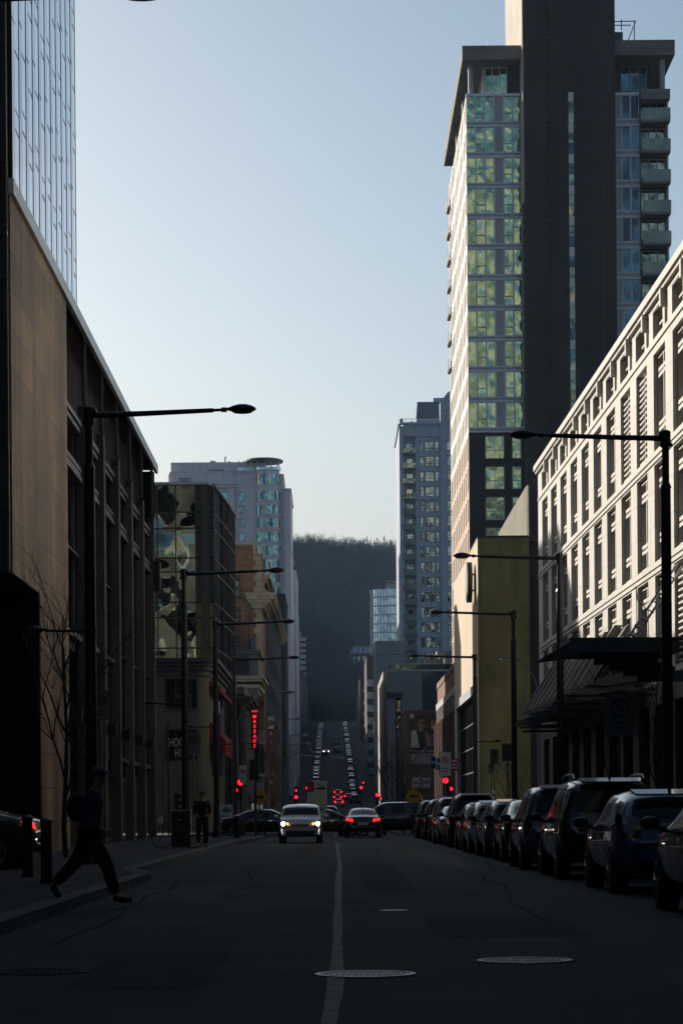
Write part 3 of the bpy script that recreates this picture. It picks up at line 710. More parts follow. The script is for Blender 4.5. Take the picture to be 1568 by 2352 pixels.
# slit window strip in the shaft
for f in range(15):
    z = 34.2+FL*f-2*FL+.5
    if z > 69.5: break
    for q, (h0, h1) in enumerate(((0,1.02),(1.06,2.05))):
        m = MB(); m.box(23.12, 23.6, 230.3, 230.41, z+h0, z+h1); m.build('slit_window', g_olive if (f+q)%3 else g_blue, t)
    m = MB(); m.box(23.12, 23.6, 230.28, 230.41, z+2.08, z+FL-.03); m.build('white_panel', frame_w, t)
m = MB()
zz = 36.0
while zz < 96:
    for sx in (21.0, 21.42): m.box(sx, sx+.05, 230.16, 230.3, zz, zz+.6)
    m.box(21.05, 21.42, 230.16, 230.28, zz, zz+.07); m.box(21.12, 21.36, 230.1, 230.3, zz+.28, zz+.42); zz += .6
zz = 40
while zz < 96: m.box(20.7, 21.75, 230.2, 230.39, zz, zz+.08); zz += 9
m.build('mast_rail', M('rusty_steel', (.06,.05,.042), .7, .3, var=.3), t)
# sunlit side of the tower
m = MB(); wc = rep(DT+.7, 1.5, 1.15, 13)
wr = [(ZB+FL*f+.55, ZB+FL*f+FL-.25) for f in range(11)]
facade(m, 'W', xa, DT, DT+35, ZB, 71, wc, wr, .12); m.build('side_panels', M('white_side_panels', (.60,.56,.50), .6, var=.06), t)
put_windows(t, 'W', xa, wc, wr, .12, name='side_window', nx=1, sp=(), t=.1, glass=g_green, frame=frame_w, pro=.1, skip=lambda i, j: i > 8)
m = MB(); wr2 = [(a_, b_) for a_, b_ in lr]
facade(m, 'W', xa-.003, DT, DT+35, 0, ZB-.01, rep(DT+1.2, 1.3, 2.1, 10), wr2, .15); m.build('side_brick', M('tan_side_brick', (.42,.33,.26), .85, var=.12, scale=3), t)
m = MB(); m.box(xa+.16, xa+.38, DT+.1, DT+34.8, 0, ZB-.1); m.build('side_backing', M('dark_side_glass', (.04,.045,.05), .2), t)
for f in range(4, 11):
    z = ZB+f*FL
    m = MB(); m.extr([(xa-.01,DT+30,z),(xa-.32,DT+31.5,z),(xa-.32,DT+34.4,z),(xa-.01,DT+34.5,z)], (0,0,.2)); b_ = m.build('side_balcony', conc_t, t)
    m = MB(); m.box(xa-.32, xa-.28, DT+31.5, DT+34.4, z+.2, z+1.2); m.build('railing', MATS['balcony_glass0'], b_)

# ---------------------------------------------------------------- right: further towers
lime2 = BR('blue_grey_precast', (.32,.37,.45), (.30,.345,.42), (.2,.22,.26), 2.4, 3.15, .05, .8, off=0, var=.08)
g_far = GL('far_window_glass', (.46,.50,.42), .05, .4, .8, (.12,.16,.16), .8, dist=.1)
D2 = 500; P2 = lambda x, y=1200: PX(x, y, D2); Zc = lambda y: PZ(970, y, D2)
t = thing('precast_tower', 'grey precast apartment tower with a stack of dark recessed balconies', 'tower', (20, D2, zr(D2)-1))
xl, xr = P2(918), 27.0; zt = Zc(973); rowsT = [(Zc(1013+34.7*k+23), Zc(1013+34.7*k)) for k in range(24)]
bx0, bx1 = P2(928), P2(955)
colsT = [(P2(965),P2(974)),(P2(977),P2(997.5)),(P2(1000),P2(1008.6)),(P2(1026),P2(1038))]
m = MB(); zb = zr(D2)-1
facade(m, 'S', D2, bx1, xr, zb, zt, colsT, rowsT, .25)
m.box(xl, bx0-.01, D2, D2+30, zb, zt-.5); m.quad((bx0-.01,D2+1.8,zb),(bx1,D2+1.8,zb),(bx1,D2+1.8,zt),(bx0-.01,D2+1.8,zt)); m.quad((bx1,D2,zb),(bx1,D2+1.8,zb),(bx1,D2+1.8,zt),(bx1,D2,zt)); m.box(bx0, bx1-.02, D2+.5, D2+5, Zc(1001), zt)
m.box(bx0,xr,D2+2,D2+40,zb,zt-.02)
m.build('wall', lime2, t)
put_windows(t, 'S', D2, colsT, rowsT, .25, nx=1, sp=(.25,), t=.1, glass=g_far, frame=frame_d, pro=.08, alt=lambda i, j: {'nx': 2} if i == 1 else {})
for k in range(22):
    z = Zc(1040+34.7*k)
    m = MB(); m.box(bx0-.3, bx1-.03, D2-.35, D2+1.78, z-.25, z, 0); b_ = m.build('balcony', conc_t, t)
    m = MB(); m.box(bx0-.3, bx1-.03, D2-.36, D2-.3, z+.05, z+1.0); m.build('railing', MATS['olive_glass'] if k < 4 else conc_t, b_)
    m = MB(); m.box(bx0+.6, bx1-.6, D2+1.72, D2+1.79, z+.02, z+2.1); m.build('balcony_door', g_far, t)
m = MB()
for y, x_0 in ((973,bx0-.6),(1001,bx1-.3),(1145,bx1-.15),(1112,P2(1012))): m.box(x_0, xr, D2-.4, D2-.003, Zc(y)-.2, Zc(y)+.25)
m.box(xl-.3,bx0-.62,D2-.4,D2+30,zt-.5,zt-.05)
m.build('cornice', lime2, t)
m = MB(); zz0, zz1 = Zc(957), Zc(908)
m.poly([(P2(958),D2+3,zz0),(P2(1040),D2+3,zz0),(P2(1040),D2+8,zz1),(P2(963),D2+8,zz1)]); m.poly([(P2(958),D2+3,zz0),(P2(963),D2+8,zz1),(P2(963),D2+16,zz1),(P2(958),D2+20,zz0)]); m.poly([(P2(963),D2+8,zz1),(P2(1040),D2+8,zz1),(P2(1040),D2+16,zz1),(P2(963),D2+16,zz1)])
m.build('metal_roof', M('slate_blue_roof', (.10,.12,.14), .5, .3, var=.15, stretch=(4,.1,.1)), t)
m = MB(); m.box(P2(959),P2(1040),D2+3.01,D2+20,zt-.05,zz0-.01); m.box(P2(1001),P2(1025),D2+9,D2+14,zz1,zz1+1.0); m.box(P2(919),P2(927),D2+.5,D2+2,zt,zt+1.1); m.box(P2(945),P2(950),D2+.5,D2+2,zt,zt+.6)
m.box(P2(1012),P2(1042),D2-1.0,D2+2.9,Zc(970),Zc(925)); m.extr([(P2(1012),D2-1,Zc(925)),(P2(1042),D2-1,Zc(925)),(P2(1042),D2-1,Zc(897)),(P2(1030),D2-1,Zc(903))],(0,5,0))
m.box(P2(1012),P2(1042),D2-1.0,D2-.41,zb,Zc(970)-.01)
m.build('attic', lime2, t)
colsA = [(P2(1026),P2(1038))]
put_windows(t, 'S', D2-1.0, colsA, rowsT[:24], -.02, name='attic_window', nx=1, sp=(.3,), t=.1, glass=g_far, frame=frame_d, pro=.05)
m = MB()
for k in range(40): x = P2(922+k*2.1); m.tube([(x,D2+.2,zt+.25),(x,D2+.2,zt+1.1)], .02, 4)
m.tube([(P2(922),D2+.2,zt+1.1),(P2(1008),D2+.2,zt+1.1)], .03, 4); m.build('roof_railing', frame_d, t)

g_cyl = GL('pale_round_glass', (.55,.68,.80), .08, .3, .5, (.22,.32,.42), .6)
D3 = 820; P3 = lambda x, y=1400: PX(x, y, D3); Z3 = lambda y: PZ(880, y, D3)
t = thing('round_glass_building', 'pale glass building with a rounded corner in front of the hill', 'building', (16, D3, zr(D3)-1))
m = MB(); cx_, r_ = P3(905), P3(905)-P3(851)
arc = [(cx_-r_*math.cos(a), D3+6-r_*.7*math.sin(a)) for a in [math.pi/2*k/10 for k in range(11)]]
poly = arc+[(P3(915), D3+6-r_*.7), (P3(915), D3+20), (cx_-r_, D3+20)]
m.prism(poly, zr(D3)-1, Z3(1352)); m.build('glass_wall', g_cyl, t, smooth=False)
for k in range(17):
    z = Z3(1372+20.5*k)
    m = MB()
    for p, q in zip(arc, arc[1:]+[(P3(915), D3+6-r_*.7)]): m.extr([(p[0],p[1]-.1,z),(q[0],q[1]-.1,z),(q[0],q[1]+.2,z),(p[0],p[1]+.2,z)], (0,0,.55))
    m.build('floor_band', frame_l, t)
m = MB()
for p in arc+[(P3(909), D3+6-r_*.7)]: m.box(p[0]-.12, p[0]+.12, p[1]-.16, p[1]+.1, zr(D3), Z3(1352))
m.build('mullion', frame_w, t)
m = MB(); m.box(P3(889),P3(915),D3+2,D3+12,Z3(1352),Z3(1338)); m.extr([(P3(886),D3+1,Z3(1336)),(P3(912),D3+1,Z3(1338)),(P3(912),D3+1,Z3(1334)),(P3(888),D3+1,Z3(1333))],(0,8,0)); m.build('roof_pavilion', conc_lit, t)
conc_b = BR('blue_concrete_panels', (.20,.21,.22), (.185,.195,.205), (.08,.08,.09), 60, 3.3, .1, .85, off=0, var=.08)
D4 = 480; P4 = lambda x, y=1600: PX(x, y, D4); Z4 = lambda y: PZ(890, y, D4)
building('concrete_block', 'blank grey concrete apartment slab with horizontal joints below the round glass building', 'building', P4(863), P4(930), D4, D4+30, zr(D4)-1, Z4(1474), conc_b,
    Wf=dict(cols=rep(D4+3,2.4,2.6,5), rows=[(Z4(1500+33*k)-1.6, Z4(1500+33*k)) for k in range(10)], dep=.2, nx=1, t=.1, glass=g_far, frame=frame_d), parapet=.1)
D5 = 560; P5 = lambda x, y=1600: PX(x, y, D5); Z5 = lambda y: PZ(850, y, D5)
t = building('balcony_block', 'narrow dark apartment block with stacked pale balconies', 'building', P5(844)-.2, P5(866), D5, D5+40, zr(D5)-1, Z5(1508), M('dark_brick', (.07,.06,.055), .9, var=.2))  # plain dark brick with random tone variation
for k in range(8):
    z = Z5(1575+29*k); m = MB(); m.box(P5(843), P5(860), D5-1.2, D5-.002, z-.2, z+1.4 if k % 1 == 0 else z); m.build('balcony', M('pale_balcony_concrete', (.34,.36,.38), .8), t)
t = building('row_house', 'dark narrow row building with tiny white balconies along the far right kerb', 'building', P5(826)*1.25, P5(842)*1.25, 700, 760, zr(700)-1, PZ(840,1560,700), MATS['dark_brick'])
for k in range(9):
    z = PZ(836,1590+27*k,700); m = MB(); m.box(PX(834,1600,700), PX(837,1600,700), 699.2, 699.99, z, z+.9); m.build('balcony', frame_w, t)
# house with mansard roof on the slope
D6 = 1062; zh = hill(9, D6)
P6 = lambda x, y=1500: PX(x, y, D6); Z6 = lambda y: PZ(825, y, D6)
redb = BR('red_brick', (.22,.075,.05), (.17,.06,.045), (.16,.13,.11), .35, .12, .02, .9)
t = thing('mansion', 'red brick mansion with pale mansard roof on the hill slope', 'house', (P6(822), D6, zh))
m = MB(); m.box(P6(806), P6(850), D6, D6+16, zh-6, Z6(1502)); m.box(P6(799), P6(806)-.01, D6+2, D6+14, zh-6, Z6(1512)); m.build('wall', redb, t)
m = MB(); m.poly([(P6(803),D6-.6,Z6(1502)),(P6(853),D6-.6,Z6(1502)),(P6(849),D6+3,Z6(1483)),(P6(809),D6+3,Z6(1483))]); m.poly([(P6(803),D6-.6,Z6(1502)),(P6(809),D6+3,Z6(1483)),(P6(809),D6+13,Z6(1483)),(P6(803),D6+16,Z6(1502))]); m.poly([(P6(809),D6+3,Z6(1483)),(P6(849),D6+3,Z6(1483)),(P6(849),D6+13,Z6(1483)),(P6(809),D6+13,Z6(1483))])
m.extr([(P6(792),D6+1,Z6(1511)),(P6(806),D6+1,Z6(1503)),(P6(806),D6+1,Z6(1511))],(0,12,0)); m.build('roof', M('green_grey_slate', (.20,.25,.26), .5, .1, var=.2), t)
for x in (814, 826, 838, 847):
    m = MB(); m.box(P6(x), P6(x+4), D6-.8, D6+3, Z6(1500), Z6(1490)); m.extr([(P6(x-.6),D6-.9,Z6(1490)),(P6(x+4.6),D6-.9,Z6(1490)),(P6(x+2),D6-.9,Z6(1487))],(0,3,0)); m.build('dormer', frame_w, t)
m = MB()
for x in (811, 821, 833, 843): m.box(P6(x), P6(x)+.9, D6-.12, D6-.002, Z6(1524), Z6(1508))
m.build('window', g_far, t)
m = MB(); m.box(P6(820),P6(825),D6+5,D6+7,Z6(1483),Z6(1476)); m.build('chimney', redb, t)

# ---------------------------------------------------------------- right: grey building with rooftop terrace, poster building, brick row
smooth_c = M('smooth_grey_concrete', (.27,.27,.265), .85, var=.14, scale=.35, bump=.1)
D7 = 330; P7 = lambda x, y=1600: PX(x, y, D7); Z7 = lambda y: PZ(950, y, D7)
t = thing('terrace_building', 'grey concrete building with a glass-railed roof terrace beyond the poster wall', 'building', (P7(960), D7, zr(D7)))
zb = zr(D7)-1; 
m = MB(); facade(m, 'S', D7, P7(888), P7(969), zb, Z7(1540), [(P7(907),P7(921))], [(Z7(1900),Z7(1603))], .9); m.build('front_wall', smooth_c, t)
for k in range(8):
    z = Z7(1640+36*k-4); put_windows(t, 'S', D7, [(P7(909),P7(921)-.02)], [(z, z+1.75)], .8, name='stair_window', nx=2, sp=(.4,), t=.08, glass=g_olive, frame=frame_d, pro=.1)
    m = MB(); m.box(P7(907)+.01, P7(921)-.01, D7+.6, D7+.89, z-.4, z-.01); m.build('floor_band', frame_d, t)
m = MB(); m.box(P7(887), P7(923), D7-.35, D7-.003, Z7(1603)+.01, Z7(1590)); m.build('hood', frame_d, t)
m = MB(); m.box(P7(969)+.01, P7(1045), D7+.5, D7+20, zb, Z7(1540)); m.box(P7(888)+.3, P7(969), D7+.95, D7+20, zb, Z7(1540)-.01); m.build('dark_wall', M('dark_blue_wall', (.05,.055,.065), .8, var=.15), t)
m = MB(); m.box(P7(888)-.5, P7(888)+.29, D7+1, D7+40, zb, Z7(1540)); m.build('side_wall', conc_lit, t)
m = MB(); m.box(P7(890), P7(1045), D7-.1, D7-.04, Z7(1538), Z7(1526)); m.build('glass_railing', GL('terrace_glass', (.20,.26,.24), .1, .8, .5, (.04,.08,.09), 1.5), t)
m = MB(); m.box(P7(887), P7(1045), D7-.14, D7-.0, Z7(1526)+.002, Z7(1524)); m.box(P7(887), P7(1045), D7-.15, D7+.01, Z7(1542), Z7(1538)-.01); m.build('handrail', frame_l, t)
m = MB(); wood = M('cedar_wood', (.30,.20,.10), .7, var=.3, scale=2, stretch=(6,6,.3))
for x0_, x1_, yt in ((975,989,1512),(989.3,1002,1514),(1002.3,1018,1513)): m.box(P7(x0_), P7(x1_), D7+1, D7+1.3, Z7(1530), Z7(yt))
m.build('wooden_screen', wood, t)
m = MB(); m.box(P7(1006), P7(1048), D7+3, D7+8, Z7(1498), Z7(1492)); m.box(P7(1020), P7(1022), D7+3, D7+3.2, Z7(1535), Z7(1498)); m.box(P7(1024),P7(1048),D7+4,D7+8,Z7(1535),Z7(1498)); m.build('roof_pavilion', smooth_c, t)

tanw = M('tan_painted_brick', (.13,.105,.07), .9, var=.2, scale=1, bump=.1)
D8 = 262; P8 = lambda x, y=1700: PX(x, y, D8); Z8 = lambda y: PZ(965, y, D8)
building('poster_building', 'tan walled building carrying a large photo poster', 'building', P8(931), P8(1046), D8, D8+30, zr(D8)-1, Z8(1634), tanw, parapet=.12)
t = thing('billboard', 'large poster of a man in sunglasses and a laughing woman', 'billboard', (P8(972), D8-.2, Z8(1735)))
def flat(pts, dep, name, mat): 
    m = MB(); m.extr([(P8(x), D8-dep, Z8(y)) for x, y in pts], (0,.012,0)); return m.build(name, mat, t)
flat([(942,1630+10),(1006,1640),(1006,1718),(942,1718)], .2, 'poster', M('poster_dark', (.05,.04,.038), .6, var=.4, scale=.8))
def ecl(cx, cy, rx, ry, n=22, a0=0): return [(cx+rx*math.cos(a0+2*math.pi*k/n), cy+ry*math.sin(a0+2*math.pi*k/n)) for k in range(n)]
pskin = M('poster_skin', (.30,.16,.10), .6, var=.15); phair = M('poster_hair', (.02,.015,.013), .6); pjack = M('poster_jacket', (.45,.46,.42), .7, var=.3, scale=3); pshirt = M('poster_shirt', (.012,.012,.014), .7); pdress = M('poster_dress', (.05,.07,.11), .5, var=.6, scale=4)
flat([(942,1641),(950,1641),(950,1650),(942,1650)], .225, 'light_corner', pjack)
flat([(943,1681),(952,1676),(960,1684),(964,1717),(943,1717)], .225, 'jacket', pjack)
flat([(956,1678),(972,1680),(979,1717),(963,1717)], .24, 'shirt', pshirt)
flat(ecl(967,1661,9,14), .25, 'face', pskin); flat([(962,1668),(972,1671),(970,1682),(961,1679)], .245, 'neck', pskin)
flat([(956,1660),(956,1648),(962,1642),(974,1642),(978,1650),(972,1652),(962,1653),(960,1662)], .265, 'hair', phair)
flat([(964,1658),(978,1657),(977,1662),(971,1663),(965,1661)], .275, 'sunglasses', phair)
flat([(985,1650),(996,1646),(1005,1650),(1005,1690),(988,1688),(983,1672)], .225, 'hair', phair); flat(ecl(995,1665,7.5,12), .25, 'face', pskin)
flat([(990,1670),(1000,1670),(998,1675),(992,1674)], .262, 'smile', pjack)
flat([(988,1688),(1004,1682),(1005,1717),(990,1717)], .235, 'dress', pdress); flat([(976,1682),(984,1684),(990,1712),(984,1716),(977,1700)], .26, 'arm', pskin)
flat([(942,1718.3),(1006,1718.3),(1006,1731),(942,1731)], .2, 'caption_band', M('poster_navy', (.02,.024,.034), .6))
text('1210, rue Stanley', .42, M('poster_lettering', (.5,.5,.5), .6), t, (P8(970), D8-.22, Z8(1725)), sx=1.0)
flat([(942,1731.3),(1006,1731.3),(1006,1755),(942,1755)], .2, 'caption_panel', M('poster_white', (.30,.31,.31), .6, var=.1))
m = MB(); m.tube([(P8(960)+.55*math.cos(a), D8-.22, Z8(1747)+.2*math.sin(a)) for a in [k*.2618 for k in range(25)]], .03, 5); m.build('logo_ring', M('dull_red', (.3,.03,.04), .6), t)
for k, (x, y, w) in enumerate(((949,1734,12),(949,1737,9),(975,1734,16),(975,1737,18),(950,1740,8),(977,1743,9),(976,1751,7),(992,1742,2.5),(997,1745,2),(993,1749,1.5))):
    m = MB(); m.box(P8(x), P8(x+w), D8-.22, D8-.2, Z8(y+1), Z8(y)); m.build('caption_line', phair, t)
t = thing('shop_sign', 'white BASHA restaurant sign on the tan wall below the poster', 'sign', (P8(965), D8-.1, Z8(1798)))
m = MB(); m.box(P8(945), P8(987), D8-.2, D8-.01, Z8(1811), Z8(1786)); m.build('sign_board', M('white_sign', (.42,.43,.43), .5, var=.1), t)
text('BASHA', .62, blackm, t, (P8(966), D8-.22, Z8(1797)), sx=1.0, bold=.012); text('RESTAURANT', .24, MATS['dull_red'], t, (P8(975), D8-.22, Z8(1809)), sx=1.0)
m = MB(); m.box(P8(946), P8(962), D8-.215, D8-.201, Z8(1810.5), Z8(1807.5)); m.extr([(P8(962),D8-.215,Z8(1793)),(P8(969),D8-.215,Z8(1793)),(P8(968),D8-.215,Z8(1787)),(P8(963),D8-.215,Z8(1787))],(0,.01,0)); m.build('red_mark', MATS['dull_red'], t)
m = MB(); m.tube([(P8(961),D8-.22,Z8(1803)),(P8(964),D8-.22,Z8(1805)),(P8(966),D8-.22,Z8(1803.5)),(P8(968),D8-.22,Z8(1805)),(P8(971),D8-.22,Z8(1803))], .035, 5); m.build('moustache_mark', blackm, t)

t = building('brick_row', 'red brick commercial row with pale stone band beyond the ochre building', 'building', 9.3, 22, 177, 212, zr(190)-.5, PZ(1045,1528,177), redb,
    Wf=dict(cols=rep(178.6,1.5,2.0,10), rows=[(1.5,4.2),(5.2,9.6)], dep=.35, nx=1, sp=(.5,), t=.08, glass=g_dkL, frame=frame_d), parapet=.5)
m = MB(); zz = 10.2; m.box(9.16, 9.297, 177, 212, zz, zz+.55)
for k in range(10): m.box(9.1, 9.297, 177.0+k*3.5, 177.7+k*3.5, zz-1.2, zz-.01)
m.build('stone_band', M('pale_band_stone', (.34,.33,.31), .8), t)
m = MB()
for k in range(11): m.box(9.02, 9.297, 176.9+k*3.5, 177.5+k*3.5, 0, zz-1.25)
m.build('brick_pilaster', redb, t)
# ---------------------------------------------------------------- left beyond the crossing
g_bronze = GL('warped_bronze_glass', (.38,.40,.28), .02, .22, 1.0, (.12,.14,.13), .35, dist=1.1)
bronze = M('bronze_panel', (.085,.072,.055), .6, .2, var=.12)
DG = 190; PG = lambda x, y=1400: PX(x, y, DG); ZG = lambda y: PZ(430, y, DG)
t = thing('mirror_glass_building', 'bronze framed office building whose warped mirror glass shows bent reflections', 'building', (PG(430), DG, 0))
xg0, xg1, xg2, xg3, xg4, xg5 = PG(345), PG(379), PG(417.5)+(.0), PG(452), PG(464), PG(491)
rowsG = [(1114,1176),(1176.8,1213),(1214,1281),(1282,1313),(1314,1383),(1384,1418),(1419,1488),(1489,1523),(1524,1600)]
colsG = [(PG(349.5),PG(379.5)-.06),(PG(379.5),PG(413)),(PG(413)+.06,PG(453)-.05)]
colsG = [(PG(335),PG(347)),(PG(347)+.07,PG(368)),(PG(368)+.07,PG(410)-.07+0),(PG(410),PG(450)-.07)]
colsG = [(PG(344),PG(376)-.06),(PG(376),PG(416)-.06),(PG(416),PG(452))]
for (a, b) in [(PG(300),PG(338)),(PG(338)+.08,PG(376)-.08)] + [(PG(376),PG(414)-.08),(PG(414),PG(450))]:
    pass
cx4 = [PG(330), PG(363), PG(405), PG(451)]
for i in range(3):
    for (ya, yb) in rowsG:
        m = MB(); m.quad((cx4[i]+.05,DG,ZG(yb)+.04),(cx4[i+1]-.05,DG,ZG(yb)+.04),(cx4[i+1]-.05,DG,ZG(ya)-.04),(cx4[i]+.05,DG,ZG(ya)-.04)); m.build('window', g_bronze, t)
m = MB()
for x in cx4: m.box(x-.05, x+.05, DG-.08, DG+.1, 0, ZG(1114))
for (ya, yb) in rowsG: m.box(cx4[0], cx4[3], DG-.06, DG+.08, ZG(ya)-.035, ZG(ya)+.045)
m.build('mullion', bronze, t)
m = MB(); m.box(cx4[3]+.051, xg4-.01, DG+.15, DG+1, 0, ZG(1114)); m.box(PG(481), xg5, DG+.15, DG+1, 0, ZG(1114)); m.box(cx4[0], xg5-.3, DG+1.01, DG+26, 0, ZG(1116)); m.build('dark_glazing', voidm, t)
for k, (ya, yb) in enumerate(rowsG):
    amber = k >= 5
    for (p, q) in ((cx4[3]+.06, xg4-.02), (PG(481)+.01, xg5-.02)):
        m = MB(); m.box(p, q, DG+.05, DG+.14, ZG(yb)+.05, ZG(ya)-.05); m.build('side_pane', M('amber_glass_panel', (.20,.135,.04), .3) if amber else M('smoked_glass_panel', (.015,.014,.012), .15), t)
m = MB(); m.box(xg4, PG(481), DG-.25, DG+1, 0, ZG(1114)); m.build('bronze_pier', bronze, t)
m = MB(); m.box(cx4[0], PG(483), DG-.3, DG+26, ZG(1114)+.002, ZG(1108)); m.box(PG(483)+.01, xg5+.05, DG+.1, DG+26, ZG(1118), ZG(1113)); m.build('roof', [frame_l], t)
# stepped street face of narrow glass strips
DGb = 207
m = MB(); xe2 = xg5
segs = [(xg5+.02, DG+.3, xg5+.35, DG+6.5), (xg5+.36, DG+6.5, xg5+.62, DG+12), (xg5+.63, DG+12, xg5+.9, DG+19)]
zt = ZG(1116)
for a_, b_, c_, d_ in segs:
    m = MB(); m.quad((a_,b_,0),(c_,d_,0),(c_,d_,zt),(a_,b_,zt)); m.build('street_glazing', GL('grey_strip_glass', (.42,.47,.48), .08, .5, .15, (.2,.22,.23), .5), t)
    m = MB()
    for q in range(5):
        u = q/4; x, y = a_+(c_-a_)*u, b_+(d_-b_)*u; m.box(x, x+.07, y-.08, y+.08, 0, zt)
    for (ya, yb) in rowsG: z = ZG(ya); m.extr([(a_+.03,b_,z-.05),(c_+.03,d_,z-.05),(c_+.03,d_,z+.05),(a_+.03,b_,z+.05)], (.03,0,0))
    m.extr([(a_-.1,b_,zt),(c_-.1,d_,zt),(c_+.12,d_,zt),(a_+.12,b_,zt)], (0,0,.2))
    m.build('mullion', frame_d, t)

# corner restaurant block with moulded cornice, red awnings and window lettering
DH = 160; PH = lambda x, y=1600: PX(x, y, DH); ZH = lambda y: PZ(430, y, DH)
t = thing('corner_restaurant', 'corner building with rounded dark cornice and red awnings under the mirror glass block', 'building', (PH(430), DH, 0))
dkst = M('grey_corner_stone', (.16,.15,.115), .75, var=.2, scale=.6)
hx0, hx1 = PH(352), PH(478); hr = .9
pts = [(hx0-4, DH), (hx1-hr, DH)] + [(hx1-hr+hr*math.sin(a), DH+hr-hr*math.cos(a)) for a in [math.pi/2*k/6 for k in range(1,7)]] + [(hx1, DH+24), (hx0-4, DH+24)]
m = MB(); m.prism(pts, 0, ZH(1530)); m.build('wall', dkst, t)
def grow(p, e): return [(x if x < hx0 else x+e*(1 if x > hx1-hr+.05 or True else 0), y-e if y < DH+hr*.7 else y) for x, y in p]
m = MB()
for e, za, zb_ in ((.12,1552,1540),(.3,1540,1530),(.5,1530,1522),(.72,1522,1512)):
    m.prism(grow(pts, e), ZH(za), ZH(zb_)-.003)
m.build('cornice', M('lead_cornice', (.07,.075,.085), .5, .2), t)
for (a, b, c, d) in ((1560,1625,395,1),(1678,1742,395,1)):
    z0, z1 = ZH(b), ZH(a)
    m = MB()
    m.box(PH(382), PH(404)-.05, DH-.02, DH+.05, z0, z1); m.box(PH(404)+.02, PH(436), DH-.02, DH+.05, z0, z1); m.box(PH(437), PH(452), DH-.02, DH+.05, z0, z1); w = m.build('window', M('dark_window', (.02,.022,.022), .2), t)
    m = MB()
    for x in (381.4,404,436.4,452): m.box(PH(x)-.04, PH(x)+.04, DH-.06, DH-.021, z0, z1)
    m.box(PH(381), PH(453), DH-.1, DH-.061, z1, z1+.08); m.box(PH(381), PH(453), DH-.1, DH-.061, z0-.1, z0); m.build('frame', frame_d, w)
m = MB()
for z in (ZH(1634), ZH(1672), ZH(1746)): m.box(PH(374), hx1-hr, DH-.012, DH-.001, z-.02, z+.02)
for x in (374, 404): m.box(PH(x)-.015, PH(x)+.015, DH-.011, DH-.0005, 0, ZH(1745))
m.build('panel_joint', frame_d, t)
letw = M('cream_letters', (.42,.42,.36), .6)
letd = M('dull_letters', (.20,.19,.17), .6)
text('HOCKEY', .42, letd, t, (PH(423), DH-.07, ZH(1599)), sx=.70); text('H     S', .42, letd, t, (PH(427), DH-.07, ZH(1614)), sx=.70)
text('HOCKEY', .80, letw, t, (PH(418), DH-.07, ZH(1706)), sx=.56, bold=.018); text('HO    S', .80, letw, t, (PH(424), DH-.07, ZH(1730)), sx=.56, bold=.018)
redc = M('red_canvas', (.30,.025,.02), .8, var=.2, scale=3)
for k in range(7):
    y = DH+1.6+k*3.0
    m = MB(); m.extr([(hx1+.01,y,ZH(1560)),(hx1+.75,y,ZH(1577)),(hx1+.75,y,ZH(1588)),(hx1+.01,y,ZH(1572))], (0,2.6,0)); m.build('upper_awning', redc, t)
    m = MB(); m.extr([(hx1+.01,y,ZH(1655)),(hx1+1.1,y,ZH(1700)),(hx1+1.1,y,ZH(1735)),(hx1+.01,y,ZH(1690))], (0,2.4,0)); m.build('lower_awning', redc, t)

# banner, signs on the left side
def blade(name, label, cat, dx0, dx1, dy0, dy1, d, col_m, xwall, th_=.15):
    x0, x1 = PX(dx0,(dy0+dy1)/2,d), PX(dx1,(dy0+dy1)/2,d); z0, z1 = PZ(dx0,dy1,d), PZ(dx0,dy0,d)
    t = thing(name, label, cat, ((x0+x1)/2, d, z0))
    m = MB(); m.box(x0, x1, d, d+th_, z0, z1); m.build('sign_board', col_m, t)
    m = MB()
    for z in (z0+.15*(z1-z0), z1-.15*(z1-z0)): m.tube([(xwall, d+th_/2, z), (x0, d+th_/2, z)], .035, 6)
    m.build('bracket', frame_d, t)
    return t, x0, x1, z0, z1
t, x0, x1, z0, z1 = blade('banner', 'long blue cloth banner with a white top hanging from a street pole', 'banner', 489, 506, 1612, 1778, 150, M('blue_banner', (.02,.035,.16), .8), -7.4, .03)
m = MB(); m.box(x0, x1, 149.98, 149.999, z1-.75, z1); m.build('white_top', white_p, t); m = MB(); m.tube([((x0+x1)/2+.17*math.cos(k*.314), 149.975, z1-.85+.17*math.sin(k*.314)) for k in range(21)], .035, 6); m.build('ring_mark', M('sign_red', (.4,.03,.04), .6), t)
t, x0, x1, z0, z1 = blade('neon_sign', 'vertical MASSAGE sign in glowing red letters', 'sign', 577, 593, 1630, 1722, 207, blackm, -8.2)
xm = (x0+x1)/2
text('XXX', .24, neon, t, (xm, 206.97, PZ(585,1634,207)), bold=.006)
for k, ch in enumerate('MASSAGE'): text(ch, .40, neon, t, (xm, 206.97, PZ(585,1646+11.3*k,207)), bold=.010, sx=1.05)
t, x0, x1, z0, z1 = blade('banner', 'orange and white vertical spa banner behind the red neon sign', 'banner', 593, 607, 1598, 1706, 222, M('orange_banner', (.28,.13,.045), .8), -8.2)
text('Orange', .62, M('white_banner_ink', (.32,.31,.29), .7), t, (x0+.32, 221.98, z0+2.5), rot=(R(90),R(-90),0)); text('Spa', .55, blackm, t, (x0+.30, 221.98, z1-.85), rot=(R(90),R(-90),0), bold=.01)
m = MB(); m.box(x0, x1, 221.985, 221.999, z0, z0+1.1); m.build('white_patch', MATS['white_banner_ink'], t)
t, x0, x1, z0, z1 = blade('banner', 'grey banner with dark green letters under the orange spa banner', 'banner', 593, 606, 1708, 1790, 221, M('grey_banner', (.10,.12,.12), .8), -8.2)
text('go', .8, M('dark_green_ink', (.01,.05,.025), .7), t, (xm+.25, 220.98, z1-1.1), rot=(R(90),R(-90),0), bold=.02)
